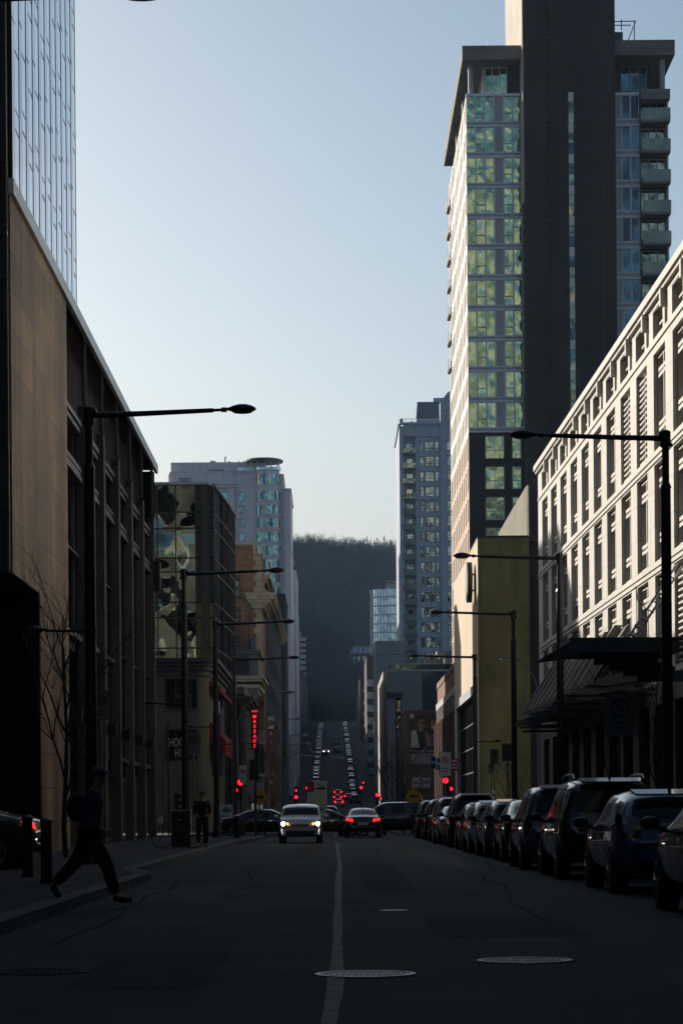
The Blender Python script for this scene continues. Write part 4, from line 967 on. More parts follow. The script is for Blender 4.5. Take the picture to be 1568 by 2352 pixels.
t, x0, x1, z0, z1 = blade('hotel_sign', 'tall narrow dark red hotel sign with a white emblem panel on top', 'sign', 616, 630, 1646, 1890, 255, M('deep_red_sign', (.09,.015,.015), .6), -8.2)
m = MB(); m.box(x0, x1, 254.97, 254.999, z1-1.3, z1); m.build('emblem_panel', M('dim_white', (.30,.29,.29), .6), t)
m = MB(); m.disc(((x0+x1)/2, 254.95, z1-.65), .3, 'y', .02, 24); m.build('emblem', MATS['deep_red_sign'], t)
text('BW', .24, MATS['dim_white'], t, ((x0+x1)/2, 254.93, z1-.65), bold=.008)
for k, ch in enumerate('Best We'): 
    if ch != ' ': text(ch, .62, MATS['dim_white'], t, ((x0+x1)/2, 254.97, z1-1.8-k*.86))

# brick building with quoins and stone cornice
oldbr = BR('old_orange_brick', (.35,.17,.085), (.21,.105,.058), (.17,.13,.09), .55, .2, .03, .9, var=.45, vscale=.35)
cream = M('cream_stone', (.42,.38,.27), .8, var=.2, scale=1.5)
DB = 258; PB = lambda x, y=1400: PX(x, y, DB); ZB_ = lambda y: PZ(560, y, DB)
t = thing('brick_building', 'old orange brick building with cream quoins and a bracketed stone cornice', 'building', (PB(560), DB, zr(DB)))
m = MB(); wcols = [(PB(538),PB(553))]; wrows = [(ZB_(1370),ZB_(1331)),(ZB_(1434),ZB_(1403)),(ZB_(1493),ZB_(1460))]
wcols2 = [(PB(537.5),PB(552.5))]
facade(m, 'S', DB, PB(480), PB(588), -1, ZB_(1252), wcols2, wrows, .2)
m.box(PB(588)+.002, PB(600), DB, DB+14, -1, ZB_(1275)); m.box(PB(480), PB(588), DB+.3, DB+14, -1, ZB_(1254))
m.build('wall', oldbr, t)
put_windows(t, 'S', DB, wcols2, wrows, .2, nx=1, sp=(.5,), t=.12, glass=g_far, frame=frame_d, pro=.06)
m = MB()
for a, b in wrows: m.box(PB(536), PB(554), DB-.04, DB-.002, b+.003, b+.45); m.box(PB(536), PB(554), DB-.1, DB-.002, a-.18, a-.003)
m.build('window_lintel', M('brown_lintel', (.12,.085,.055), .9), t)
m = MB(); m.box(PB(480), PB(589), DB-.08, DB+14, ZB_(1252)+.002, ZB_(1249)); m.box(PB(588), PB(603), DB-.08, DB+14, ZB_(1275)+.002, ZB_(1272)); m.build('coping', cream, t)
m = MB()
z = ZB_(1252); k = 0
while z > 8:
    w = (5.5 if k % 2 else 8); xr_ = 588 if z > ZB_(1275) else 609
    if xr_ == 588: m.box(PB(588)-w*.047*.9, PB(588)+.03, DB-.03, DB-.003, z-.5, z-.02)
    else: m.box(PB(600)-.02-w*.1, PB(600)+.06, DB-.05, DB-.003, z-.55, z-.02)
    z -= .56; k += 1
m.build('quoin', cream, t)
zc0 = ZB_(1392)
m = MB(); xq = PB(600)
for (e, ya, yb) in ((.25,1398,1391),(.5,1391,1385),(.85,1385,1377),(1.2,1377,1369),(1.35,1369,1362)):
    m.box(xq-.9-e*.6, xq+.2+e, DB-.3-e*.3, DB+14, ZB_(ya), ZB_(yb)-.004)
m.extr([(xq-.7,DB-.5,ZB_(1362)),(xq+.9,DB-.5,ZB_(1362)),(xq+.3,DB-.5,ZB_(1352)),(xq-.2,DB-.5,ZB_(1352))],(0,.6,0))
m.build('cornice', cream, t)
m = MB()
for k in range(4): m.box(xq-.9+k*.42, xq-.68+k*.42, DB-.55, DB-.31, ZB_(1398), ZB_(1393))
m.build('dentil', cream, t)
m = MB(); m.box(PB(488), PB(493), DB-1.2, DB-.11, ZB_(1545), ZB_(1490)); m.box(PB(577), PB(587), DB-1.3, DB-.11, ZB_(1490), ZB_(1465)); m.box(PB(517), PB(531), DB-3, DB-.11, ZB_(1538), ZB_(1478)); m.build('blue_hatch', M('faded_blue_sheet', (.05,.10,.17), .6), t)
m = MB(); m.tube([(PB(572),DB-.2,ZB_(1420)),(PB(572),DB-.2,ZB_(1540))], .07, 6); m.tube([(PB(531),DB-.4,ZB_(1484)),(PB(577),DB-.4,ZB_(1484))], .06, 6); m.build('drain_pipe', frame_d, t)
m = MB(); m.tube([(PB(552),DB-.1,ZB_(1249)),(PB(552),DB-.1,ZB_(1176))], .06, 6); m.ell((PB(552),DB-.1,ZB_(1173)), .12,.12,.2); m.build('roof_mast', cream, t)
# long dark street wall of the same block, with its own cornice
t = building('dark_terrace', 'dark side wall of the old block running away under a heavy cornice', 'building', -17, -7.9, DB+14.1, 372, zr(300)-1, ZB_(1290), MATS['dark_brick'],
   E=dict(cols=rep(DB+17,1.6,2.4,23), rows=[(3+4.2*k, 5.4+4.2*k) for k in range(5)], dep=.3, nx=1, sp=(.5,), t=.1, glass=g_dkL, frame=frame_d), parapet=.2)
m = MB(); m.box(-7.88, -6.9, DB+14.1, 372, ZB_(1300), ZB_(1290)-.01); m.box(-7.88, -7.3, DB+14.1, 372, ZB_(1310), ZB_(1300)-.01); m.build('cornice', cream, t)
bdk = BR('brown_dark_brick', (.045,.038,.034), (.035,.03,.028), (.03,.03,.03), .5, .2, .02)
building('brick_slab', 'tall blank dark brick slab in front of the pink condominium', 'building', PX(600,1500,390), PX(655,1500,390), 390, 415, zr(390)-1, PZ(640,1366,390), bdk, parapet=.15)

# pale building with classical cornice, then brown one with a green copper cornice
DP = 238; PP = lambda x, y=1550: PX(x, y, DP); ZP = lambda y: PZ(560, y, DP)
greyst = M('dull_cream_stone', (.17,.16,.135), .85, var=.18, scale=.5)
t = thing('cream_building', 'dull cream stone building with classical cornice below the brick building', 'building', (PP(550), DP, zr(DP)))
m = MB(); m.box(PP(480), PP(594), DP, DP+14, -1, ZP(1572)); m.box(PP(480), PP(592), DP+1.5, DP+14, ZP(1572)+.01, ZP(1500)); m.build('wall', greyst, t)
m = MB(); m.box(PP(480), PP(598), DP+1.1, DP+14.2, ZP(1500)+.004, ZP(1491)); m.build('parapet', M('blue_grey_cap', (.10,.12,.13), .6), t)
m = MB()
for (e, ya, yb) in ((.15,1581,1572),(.35,1566,1560),(.6,1560,1554)): m.box(PP(536), PP(594)+e, DP-e, DP+14, ZP(ya)+.01, ZP(yb))
m.build('cornice', cream, t)
m = MB(); m.box(PP(500), PP(572), DP+1.35, DP+1.47, ZP(1545), ZP(1507)); m.build('louvre', M('dark_louvre', (.03,.03,.03), .6), t)
m = MB()
for k in range(26): x = PP(502+2.7*k); m.box(x, x+.05, DP+1.3, DP+1.345, ZP(1545), ZP(1507))
m.build('grille', frame_d, t)
m = MB()
for k in range(4): m.box(PP(590), PP(594)+.02, DP-.02, DP+.3, ZP(1600)-k*2.2, ZP(1600)-k*2.2+.05)
m.build('joint', frame_d, t)
DQ = 214; PQ = lambda x, y=1650: PX(x, y, DQ); ZQ = lambda y: PZ(550, y, DQ)
t = building('brown_building', 'brown brick building with a green copper edged cornice beside a lamp post', 'building', PQ(470), PQ(561), DQ, DQ+20, -1.2, ZQ(1598), M('umber_brick', (.065,.045,.032), .9, var=.25, scale=2),
   S=dict(cols=[(PQ(519),PQ(530)),(PQ(540),PQ(551))], rows=[(ZQ(1700),ZQ(1650)),(ZQ(1790),ZQ(1735))], dep=.25, nx=1, sp=(.5,), t=.08, glass=g_dkL, frame=frame_d), parapet=.1)
m = MB()
for (e, ya, yb) in ((.2,1618,1612),(.5,1612,1606),(.8,1606,1601)): m.box(PQ(546), PQ(561)+e, DQ-e, DQ+20, ZQ(ya), ZQ(yb)-.003)
m.box(PQ(547), PQ(562), DQ-.2, DQ+18, ZQ(1595), ZQ(1578)); m.build('cornice', greyst, t)
m = MB(); m.box(PQ(543), PQ(561)+.82, DQ-.84, DQ+20.1, ZQ(1601), ZQ(1599)); m.build('copper_edge', M('green_copper', (.06,.16,.11), .7), t)
m = MB(); m.box(PQ(552), PQ(561)+.1, DQ-.1, DQ+.3, -.8, ZQ(1619)); m.build('corner_pier', greyst, t)

# ---------------------------------------------------------------- pink condominium far left
DK = 505; PK = lambda cx: PX((500+cx/1.96)*.5741, 1300, DK); ZK = lambda cy: PZ(600, (1750+cy/1.96)*.5741, DK)
pink = BR('pink_precast', (.64,.58,.61), (.61,.555,.585), (.40,.36,.38), 3.4, 4.9, .05, .8, off=0, var=.07)
g_turq = GL('turquoise_glass', (.20,.44,.52), .05, .45, .7, (.10,.17,.17), .9, dist=.1)
t = thing('pink_condominium', 'pale pink precast condominium with a curved window bay and round roof canopy', 'tower', (-16, DK, zr(DK)))
zb = zr(DK)-1
winc = [(PK(893),PK(943))]; winr = [(ZK(495+106*k), ZK(427+106*k)) for k in range(8)]
m = MB(); facade(m, 'S', DK, PK(875), PK(1035), zb, ZK(268), winc, winr, .25)
m.box(PK(355), PK(875)-.01, DK+.3, DK+20, ZK(365)+.01, ZK(262)); m.box(PK(362), PK(1108), DK+2, DK+20, ZK(262)+.01, ZK(181)); m.box(PK(332), PK(360), DK+6, DK+20, ZK(400), ZK(250)); m.box(PK(278), PK(331), DK+9, DK+20, ZK(400), ZK(323))
m.box(PK(1035)+.01, PK(1250), DK+.3, DK+20, zb, ZK(285)); m.box(PK(1250)+.01, PK(1300), DK-.4, DK+30, zb, ZK(412)); m.box(PK(1302), PK(1325), DK+30, DK+60, zb, ZK(930)); m.box(PK(600), PK(1034), DK+.31, DK+20, zb, ZK(268)-.01)
m.build('wall', pink, t)
put_windows(t, 'S', DK, winc, winr, .25, nx=2, sp=(), t=.1, glass=g_turq, frame=frame_d, pro=.08)
m = MB(); m.box(PK(240), PK(874), DK-.5, DK+.29, ZK(393), ZK(372)); m.box(PK(240), PK(876), DK-.9, DK+.29, ZK(371), ZK(363)); m.box(PK(816), PK(866), DK-.3, DK+.29, ZK(815), ZK(394)); m.box(PK(700), PK(873), DK-.6, DK+.29, ZK(870), ZK(816)); m.box(PK(835), PK(1028), DK-.25, DK-.003, ZK(276), ZK(262))
m.box(PK(1245), PK(1308), DK-.7, DK+30, ZK(418), ZK(404)); m.box(PK(1245), PK(1306), DK-.6, DK+30, ZK(890), ZK(850)); m.build('cornice', pink, t)
for k in range(5):
    m = MB(); m.box(PK(700), PK(815), DK-.1, DK+.29, ZK(510+100*k), ZK(503+100*k)); b_ = m.build('balcony', pink, t)
    m = MB(); m.box(PK(757), PK(812), DK+.2, DK+.28, ZK(500+100*k), ZK(432+100*k)); m.build('balcony_door', g_turq, t)
for (a, b, c, d) in ((652,778,262,238),(430,518,360,308),(866,882,252,238)):
    m = MB()
    yy = DK+1.9 if d < 300 else DK+.2
    k = 0; z = ZK(c)
    while z < ZK(d): m.box(PK(a), PK(b), yy, yy+.08, z, z+.16); z += .38
    m.build('louvre', frame_d, t)
ccx, ccr = PK(1125), PK(1218)-PK(1125)
def arcp(r, a0=R(180), a1=R(360), n=16): return [(ccx+r*math.cos(a0+(a1-a0)*k/n), DK+.3+r*.8*math.sin(a0+(a1-a0)*k/n)) for k in range(n+1)]
m = MB(); m.prism(arcp(ccr), zb, ZK(262)); m.build('curved_bay', pink, t, smooth=False)
for k in range(-1, 15):
    y0_, y1_ = (498+107*k, 428+107*k) if k >= 0 else (372, 297)
    if y0_ > 1500: break
    A = arcp(ccr+.06); m = MB()
    for i, (p, q) in enumerate(zip(A, A[1:])): m.quad((p[0],p[1],ZK(y0_)),(q[0],q[1],ZK(y0_)),(q[0],q[1],ZK(y1_)),(p[0],p[1],ZK(y1_)), (0,0,1,0,0,2)[(i+k)%6])
    w = m.build('curved_window', [g_turq, GL('tan_glass', (.45,.36,.22), .1, .5, .3), M('dark_pane', (.04,.06,.07), .2)], t)
    m = MB()
    for p in A[::2]: m.box(p[0]-.05, p[0]+.05, p[1]-.08, p[1]+.02, ZK(y0_), ZK(y1_))
    m.build('frame', frame_l, w)
    m = MB(); m.prism(arcp(ccr+.22), ZK(y0_+14), ZK(y0_+3)); m.build('string_course', pink, t)
m = MB(); m.prism([(ccx+(PK(1258)-PK(1108))*math.cos(k*.2618)-.8, DK+1+5*math.sin(k*.2618)) for k in range(24)], ZK(190), ZK(178)); m.build('roof_canopy', frame_d, t)
m = MB()
for cx in (1000,1040,1100,1150,1200,1212): m.tube([(PK(cx),DK-.5,ZK(262)),(PK(cx),DK-.5,ZK(190))], .12, 8)
m.build('canopy_post', frame_l, t)
m = MB(); m.prism(arcp(ccr+.3), ZK(262)+.01, ZK(238)); m.box(PK(885),PK(1030),DK,DK+.1,ZK(262)+.05,ZK(235)); m.build('roof_railing', GL('bluish_rail_glass', (.4,.5,.58), .2, .5, .1), t)
m = MB(); m.box(PK(667),PK(706),DK+4,DK+7,ZK(181),ZK(158)); m.box(PK(810),PK(826),DK+4,DK+5,ZK(181),ZK(163))
for cx, h in ((893,160),(932,158),(974,152)): m.tube([(PK(cx),DK+4,ZK(181)),(PK(cx),DK+4,ZK(h))], .12, 6)
m.tube([(PK(785),DK+4,ZK(181)),(PK(785),DK+4,ZK(140)),(PK(788),DK+4,ZK(131)),(PK(795),DK+4,ZK(129))], .16, 8); m.build('roof_vent', conc_lit, t)

# small grey and white blocks up the hill, left
building('grey_block', 'slim grey stone building stepping down beside the pink condominium', 'building', PX(660,1400,640), PX(682,1400,640), 640, 690, zr(640)-1, PZ(676,1392,640), M('grey_block_stone', (.20,.20,.21), .85, var=.15), parapet=.5,
    S=dict(cols=[(PX(664,1400,640),PX(668,1400,640)),(PX(671,1400,640),PX(675,1400,640))], rows=[(PZ(676,1418+24*k,640),PZ(676,1406+24*k,640)) for k in range(14)], dep=.2, nx=1, t=.1, glass=g_dkL, frame=frame_d))
t = building('white_balcony_tower', 'slim white apartment tower with stacked bright balconies up the hill', 'tower', PX(676,1500,880), PX(690,1500,880), 880, 900, zr(880)-1, PZ(690,1450,880), M('white_render', (.45,.47,.48), .8, var=.06), parapet=.3)
for k in range(20):
    z = PZ(695,1472+13.3*k,880); m = MB(); m.box(PX(688,1500,880), PX(702.5,1500,880), 878.3, 882, z, z+1.15); m.build('balcony', MATS['white_render'], t)
m = MB(); m.box(PX(688,1500,880), PX(700,1500,880), 882.1, 890, zr(880), PZ(695,1465,880)); m.build('recess_wall', MATS['dark_brick'], t)

# dark frontages lining both sides of the long slope
rnd = random.Random(11)
lab = ['low dark brick house front','narrow stone fronted walk-up','dark three storey terrace','flat fronted brick walk-up','grey stone terrace house','brown brick apartment house']
wm_ = [MATS['dark_brick'], M('brown_terrace', (.085,.06,.045), .9, var=.25), M('grey_terrace', (.10,.10,.10), .9, var=.2)]
ordn = ['first','second','third','fourth','fifth','sixth','seventh','eighth','ninth','tenth','eleventh','twelfth']
for side, X0, ys, hs in ((-1, -9.5, [418,450,480,568,603,700,733,766,799,832,866,905], [15,17,14,20,19,20,18,19,18,17,16,15]), (1, 9.5, [378,420,535,620,662,765,805,845,890], [14,13,15,14,13,14,12,12,10])):  # left gaps closed and fronts raised to keep sun off the slope
    for i, (y, h) in enumerate(zip(ys, hs)):
        x0, x1 = (X0-14, X0) if side < 0 else (X0, X0+14)
        f = 'E' if side < 0 else 'W'
        l = rnd.uniform(26, 33) if side > 0 else min(34, (ys+[945])[i+1]-y-.3)
        sp = dict(cols=rep(y+2,1.4,2.2,5), rows=[(zr(y)+1.8+3.3*k, zr(y)+3.6+3.3*k) for k in range(3)], dep=.2, nx=1, t=.1, glass=g_dkL, frame=frame_w)
        building('terrace_house', f'{lab[(i+side)%6]}, {ordn[i]} up the hill on the {"left" if side<0 else "right"} of the street', 'house', x0, x1, y, y+l, zr(y)-1.5, zr(y)+h, wm_[i%3], parapet=.4, **{f if f=='E' else 'Wf': sp}, group='houses along the sloping street')
# ---------------------------------------------------------------- street lamps
galv = M('lamp_lens', (.25,.26,.27), .2, var=.1)
def make_lamp(side):
    """side +1: the long arm reaches to +x.  origin at the pole foot"""
    t = thing('street_lamp', 'x', 'street lamp', (0,0,0), 0, 'tall black double-arm street lamps')
    H = 10.0
    m = MB(); m.tube([(0,0,.0),(0,0,8.75)], [.135,.118], 16); m.build('lower_pole', polem, t, True, local=True)
    m = MB(); m.tube([(0,0,0),(0,0,.06)], .26, 20); m.tube([(0,0,.06),(0,0,.5)], [.19,.15], 16); m.tube([(0,0,8.75),(0,0,8.86)], [.142,.10], 16); m.build('base_collar', polem, t, True, local=True)
    m = MB(); m.tube([(0,0,8.8),(0,0,9.9)], .085, 14); m.build('upper_pole', polem, t, True, local=True)
    m = MB(); m.tube([(0,0,9.72),(0,0,10.08)], .125, 14); m.ell((0,0,10.08), .125,.125,.05, 12, 6); m.tube([(.13*side,0,9.78),(-.16*side,0,9.78)], .045, 8); m.tube([(.06*side,0,9.98),(.17*side,0,10.0)], .1, 10)
    m.build('joint', polem, t, True, local=True)
    m = MB(); m.tube([(.1*side,0,9.93),(1.2*side,0,9.96),(2.75*side,0,10.02)], [.068,.06,.05], 12); m.tube([(2.74*side,0,10.02),(2.95*side,0,10.03)], .033, 10); m.tube([(2.93*side,0,10.03),(3.05*side,0,10.03)], .055, 10); m.build('arm', polem, t, True, local=True)
    def head(n, cx, cz, L, s):
        m = MB(); b = MB()
        # flattened teardrop: sections along x
        prof = [(0,.035,.03,.02),(.12,.06,.05,.04),(.25,.12,.09,.07),(.45,.165,.125,.10),(.65,.165,.125,.10),(.85,.12,.09,.075),(.97,.05,.04,.03),(1,.005,.005,.0)]
        rings = []; N = 18
        for u, ry, up, dn in prof:
            bi = len(m.v)
            for k in range(N):
                a = 2*math.pi*k/N; zz = math.sin(a); m.v.append((cx+s*u*L, ry*L/.75*math.cos(a), cz+(up if zz > 0 else dn)*zz*L/.75))
            rings.append(bi)
        for A, B in zip(rings, rings[1:]):
            for k in range(N): j = (k+1)%N; m.f.append((A+k,A+j,B+j,B+k)); m.m.append(0)
        h = m.build('lamp_head', polem, t, True, local=True)
        b.ell((cx+s*.55*L, 0, cz-.075*L/.75), .24*L/.75, .12*L/.75, .04*L/.75, 16, 8); b.build('lens', galv, h, True, local=True)
    head('a', 3.02*side, 10.04, .68, side)
    # low arm on the pavement side
    m = MB(); s = -side; m.tube([(0,0,5.15),(1.0*s,0,5.17)], [.035,.03], 10); m.tube([(-.14,0,5.15),(.14,0,5.15)], .06, 8); m.build('low_arm', polem, t, True, local=True)
    head('b', .95*s, 5.19, .52, s)
    return t
LA = []
lampL = make_lamp(1); lampR = make_lamp(-1)
ldat = [(lampL, [(26.05,-5.4,1),(53.0,-5.33,1),(88.1,-5.42,1),(111.5,-5.42,1),(135.8,-5.55,1)],
   ['street lamp whose head tip alone shows at the top edge','largest black street lamp on the left, in front of the stone office block','second black street lamp on the left, before the lettered corner restaurant','third black street lamp on the left, in front of the orange brick building','smallest double-arm lamp on the left, beyond the crossing beside the neon sign']),
  (lampR, [(56.9,7.95,1),(83.6,7.95,1),(107,8.1,1),(135.2,8.05,1)],
   ['largest black street lamp on the right, its arm crossing the sunlit limestone','second black street lamp on the right, head in front of the disc sign','third black street lamp on the right, standing before the ochre wall','smallest double-arm lamp on the right, beyond the crossing at the ochre corner'])]
for pr, pos, labs in ldat:
    for i, (d, x, _) in enumerate(pos):
        L = pr if i == 0 else copy_tree(pr)
        z = zr(d) + .13
        L.location = (x, d, z); L['label'] = labs[i]
        if i in (1,) and pr is lampR: L.rotation_euler = (0,0,0)
sx = {0:1}
# older arched cobra lamps further up the street
greyp = M('grey_painted_pole', (.16,.17,.17), .5, .4, var=.15)
def make_arch():
    t = thing('arched_lamp', 'x', 'street lamp', (0,0,0), 0, 'older grey lamps with arched arms')
    m = MB(); m.tube([(0,0,0),(0,0,7.2)], [.11,.07], 12); m.build('pole', greyp, t, True, local=True)
    pth = [(0,0,7.2)]+[(3.0*(1-math.cos(a)), 0, 7.2+2.3*math.sin(a)) for a in [R(10*k) for k in range(1,10)]]+[(3.2,0,9.5)]
    m = MB(); m.tube(pth, .045, 8); m.build('arched_arm', greyp, t, True, local=True)
    m = MB(); m.ell((3.5,0,9.5), .38,.15,.09, 14, 8); h = m.build('lamp_head', greyp, t, True, local=True)
    m = MB(); m.ell((3.6,0,9.43), .2,.11,.09, 12, 6); m.build('lens', white_p, h, True, local=True)
    return t
ar = make_arch()
for i, d in enumerate((160,196,236,267,290,313)):
    L = ar if i == 0 else copy_tree(ar); L.location = (-6.3 if i else -6.35, d, zr(d)+.15-.2*i*.0)
    L['label'] = ['nearest arched lamp on the left, curving over the orange spa banner','second arched lamp on the left, arm over the dark red hotel sign','third arched lamp from the crossing on the left side','fourth arched lamp from the crossing on the left side','fifth arched lamp from the crossing on the left side','furthest arched lamp on the left before the slope'][i]
L = copy_tree(ar); L.location = (PX(1235,1700,142), 142, .9); L.rotation_euler = (0,0,math.pi); L.scale = (.6,.6,1); L['label'] = 'slim arched lamp on the right in front of the dark gap beside the ochre wall'

# ---------------------------------------------------------------- traffic signals and signs
sig_red = red_on
def signal(x, y, z0, H, label, both=True, lens=.13, pole=True, hand=(.28,-.38), zl=None):
    t = thing('traffic_signal', label, 'traffic light', (x, y, z0))
    if pole:
        m = MB(); m.tube([(0,0,0),(0,0,H+.4)], .06, 10); m.tube([(0,0,0),(0,0,.12)], .16, 12); m.build('pole', polem, t, True, local=True)
    m = MB(); m.box(-.18,.18,-.3,-.07,H-.95,H+.2); b = m.build('signal_housing', blackm, t, local=True)
    for k, zz in enumerate((0,-.34,-.68)):
        mt = sig_red if k == 0 else M('unlit_lens_amber', (.05,.03,.008), .3) if k == 1 else M('unlit_lens_green', (.01,.04,.02), .3)
        m = MB(); m.disc((0,-.305,H+zz), lens if k == 0 else .11, 'y', .02, 24); m.build('red_lens' if k == 0 else 'lens', mt, b, local=True)
        m = MB(); n = 10
        for q in range(n): 
            a0, a1 = math.pi*q/n, math.pi*(q+1)/n
            m.quad((.15*math.cos(a0),-.3,H+zz+.15*math.sin(a0)),(.15*math.cos(a1),-.3,H+zz+.15*math.sin(a1)),(.15*math.cos(a1),-.5,H+zz+.14*math.sin(a1)),(.15*math.cos(a0),-.5,H+zz+.14*math.sin(a0)))
        m.build('visor', blackm, b, local=True)
    if hand:
        hx, hz = hand
        m = MB(); m.box(hx-.14,hx+.14,-.25,-.05,H+hz-.16,H+hz+.16); hb = m.build('walk_signal_housing', blackm, t, local=True)
        m = MB(); m.box(hx-.06,hx+.06,-.262,-.252,H+hz-.11,H+hz)
        for q in range(4): m.box(hx-.058+q*.031,hx-.036+q*.031,-.262,-.252,H+hz+.004,H+hz+.09-(q in (0,3))*.02)
        m.box(hx+.066,hx+.088,-.262,-.252,H+hz-.06,H+hz+.01); m.build('red_hand', red_on, hb, local=True)
    return t
x, d = PX(1022,1793,136), 136; signal(x, d, 0, PZ(1022,1793,d), 'traffic light glowing red on the right, below the flags', hand=(.33,-.45), lens=.16)
x = PX(553,1797,136); signal(x, 136, 0, PZ(553,1797,136), 'traffic light glowing red on the left, behind the smallest street lamp', hand=(-.2,-.42), lens=.17)
for (dx, dy, d, l, hd) in ((680,1831,215,'small red traffic light at far left of the white route board',(.0,.62)),(866,1826,215,'small red traffic light with its hand signal right of the black sedan',(.3,-.3)),(829,1809,290,'tiny red traffic light beside the first cars parked on the slope at right',(.25,.6)),(706,1810,300,'tiny red traffic light left of the first cars parked on the slope at left',None)):
    z = PZ(dx, dy, d); signal(PX(dx,dy,d), d, zr(d), z-zr(d), l, hand=hd, lens=.15 if d < 250 else .17)
# unlit signal seen from the side at the corner, with horizontal arm
t = thing('traffic_signal', 'unlit traffic light in profile on the corner before the restaurant wall', 'traffic light', (PX(400,1850,121), 121, .13))
m = MB(); m.tube([(PX(386,1700,121),121,.13),(PX(386,1700,121),121,PZ(386,1660,121))], .05, 10); m.build('pole', polem, t, True)
m = MB(); xx = PX(408,1850,121); 
m.box(xx-.15, xx+.05, 120.8, 121.1, PZ(405,1885,121), PZ(405,1822,121)); b = m.build('signal_housing', blackm, t)
for k in range(4):
    m = MB(); z = PZ(405,1830+15*k,121); m.extr([(xx+.05,120.85,z+.12),(xx+.32,120.85,z+.04),(xx+.32,120.85,z+.0),(xx+.05,120.85,z-.1)],(0,.2,0)); m.build('visor', polem, b)
# back of a large signal cabinet near the left pole
t = thing('signal_cabinet', 'black box with the back of a signal on a post left of the spa banner', 'traffic light', (PX(582,1800,118), 118, .13))
m = MB(); m.box(PX(572,1700,118),PX(594,1700,118),118,118.35,PZ(580,1792,118),PZ(580,1745,118)); m.box(PX(584,1700,118),PX(595,1700,118),118,118.3,PZ(580,1744,118),PZ(580,1718,118)); m.build('signal_housing', blackm, t)
m = MB(); m.tube([(PX(586,1800,118),118.17,.13),(PX(586,1800,118),118.17,PZ(580,1742,118))], .08, 10); m.build('pole', polem, t, True)

wsign = M('sign_white_face', (.40,.42,.42), .5, var=.08); signy = M('sign_yellow_face', (.32,.19,.015), .5, var=.08); sgrey = M('sign_grey_back', (.10,.105,.11), .6)
ink = M('sign_ink', (.015,.015,.017), .6); inkr = M('sign_ink_red', (.35,.02,.025), .6)
def plate(name, label, dx, dy, w, h, d, face=wsign, pole=True, zp=None):
    x, z = PX(dx,dy,d), PZ(dx,dy,d)
    t = thing(name, label, 'road sign', (x, d, zr(d)+.13 if pole else z-h/2))
    m = MB(); m.box(x-w/2, x+w/2, d-.02, d, z-h/2, z+h/2); m.build('sign_plate', face, t)
    if pole: m = MB(); m.tube([(x,d+.04,zr(d)+.13),(x,d+.04,z+h/2)], .035, 8); m.build('post', greyp, t, True)
    return t, x, z
def ring(t, x, y, z, r, mt=inkr, bar=True):
    m = MB(); m.tube([(x+r*math.cos(k*.2618), y, z+r*math.sin(k*.2618)) for k in range(25)], r*.13, 5); 
    if bar: m.tube([(x-r*.7,y,z+r*.7),(x+r*.7,y,z-r*.7)], r*.12, 5)
    m.build('ban_ring', mt, t)
t, x, z = plate('speed_sign', 'white 40 speed limit sign above the yellow diamond on the left', 594, 1793, .62, .72, 128); text('40', .48, ink, t, (x, 127.97, z+.04), bold=.012); text('SECTEUR', .09, ink, t, (x, 127.97, z-.27))
for dx, dy, d, l in ((596,1831,128,'yellow diamond speed hump sign under the 40 sign on the left'),(951,1829,128,'yellow diamond speed hump sign on the right under the white restaurant sign')):
    x, z = PX(dx,dy,d), PZ(dx,dy,d); t = thing('diamond_sign', l, 'road sign', (x, d, .13))
    m = MB(); r_ = .5; m.extr([(x-r_,d,z),(x,d,z-r_),(x+r_,d,z),(x,d,z+r_)],(0,.02,0)); m.build('sign_plate', signy, t)
    m = MB(); m.extr([(x-.26,d-.012,z-.07),(x+.26,d-.012,z-.07),(x+.22,d-.012,z+.03),(x+.1,d-.012,z+.1),(x-.02,d-.012,z+.05),(x-.15,d-.012,z+.1),(x-.25,d-.012,z+.0)],(0,.01,0)); m.build('symbol', ink, t)
    m = MB(); m.tube([(x,d+.05,.13),(x,d+.05,z+.4)], .035, 8); m.build('post', greyp, t, True)
for dx, dy, w, h, d, l in ((1022,1755,.62,1.35,135,'tall white no turning sign between the flags on the right'),(1421,1643,.72,1.1,62,'large grey no parking sign on the post beside the right street lamp'),(1164,1728,.5,.8,110,'no parking sign on the ochre wall side beside the third right lamp'),(1028,1725+0,.5,.7,150,'grey no parking sign near the corner of the brick row'),(444,1708,.62,.95,100,'dim no parking sign next to the second left lamp'),(499,1763,.5,.8,112,'dim no parking sign hanging by the third left lamp'),(558,1779,.4,1.0,134.9,'tall white parking rules sign on the smallest left lamp'),(575,1838,.35,.8,150,'narrow grey sign behind the yellow diamond on the left'),(1134,1738,.42,.75,118,'faint no parking sign on the left half of the ochre wall'),(1188-60,1765,.35,.5,124,'small faint sign low on the ochre wall'),(233,1620,.5,.95,75,'barely visible grey sign on the stone office block wall')):
    t, x, z = plate('parking_sign', l, dx, dy, w, h, d, wsign if 'white' in l else sgrey)
    ring(t, x, d-.03, z+h*.18, w*.3, inkr if 'white' in l else ink); text('P', w*.42, ink, t, (x, d-.03, z+h*.18)); 
    for q in range(2): m = MB(); m.box(x-w*.32, x+w*.32, d-.025, d-.021, z-h*(.2+.12*q), z-h*(.17+.12*q)); m.build('text_line', ink, t)
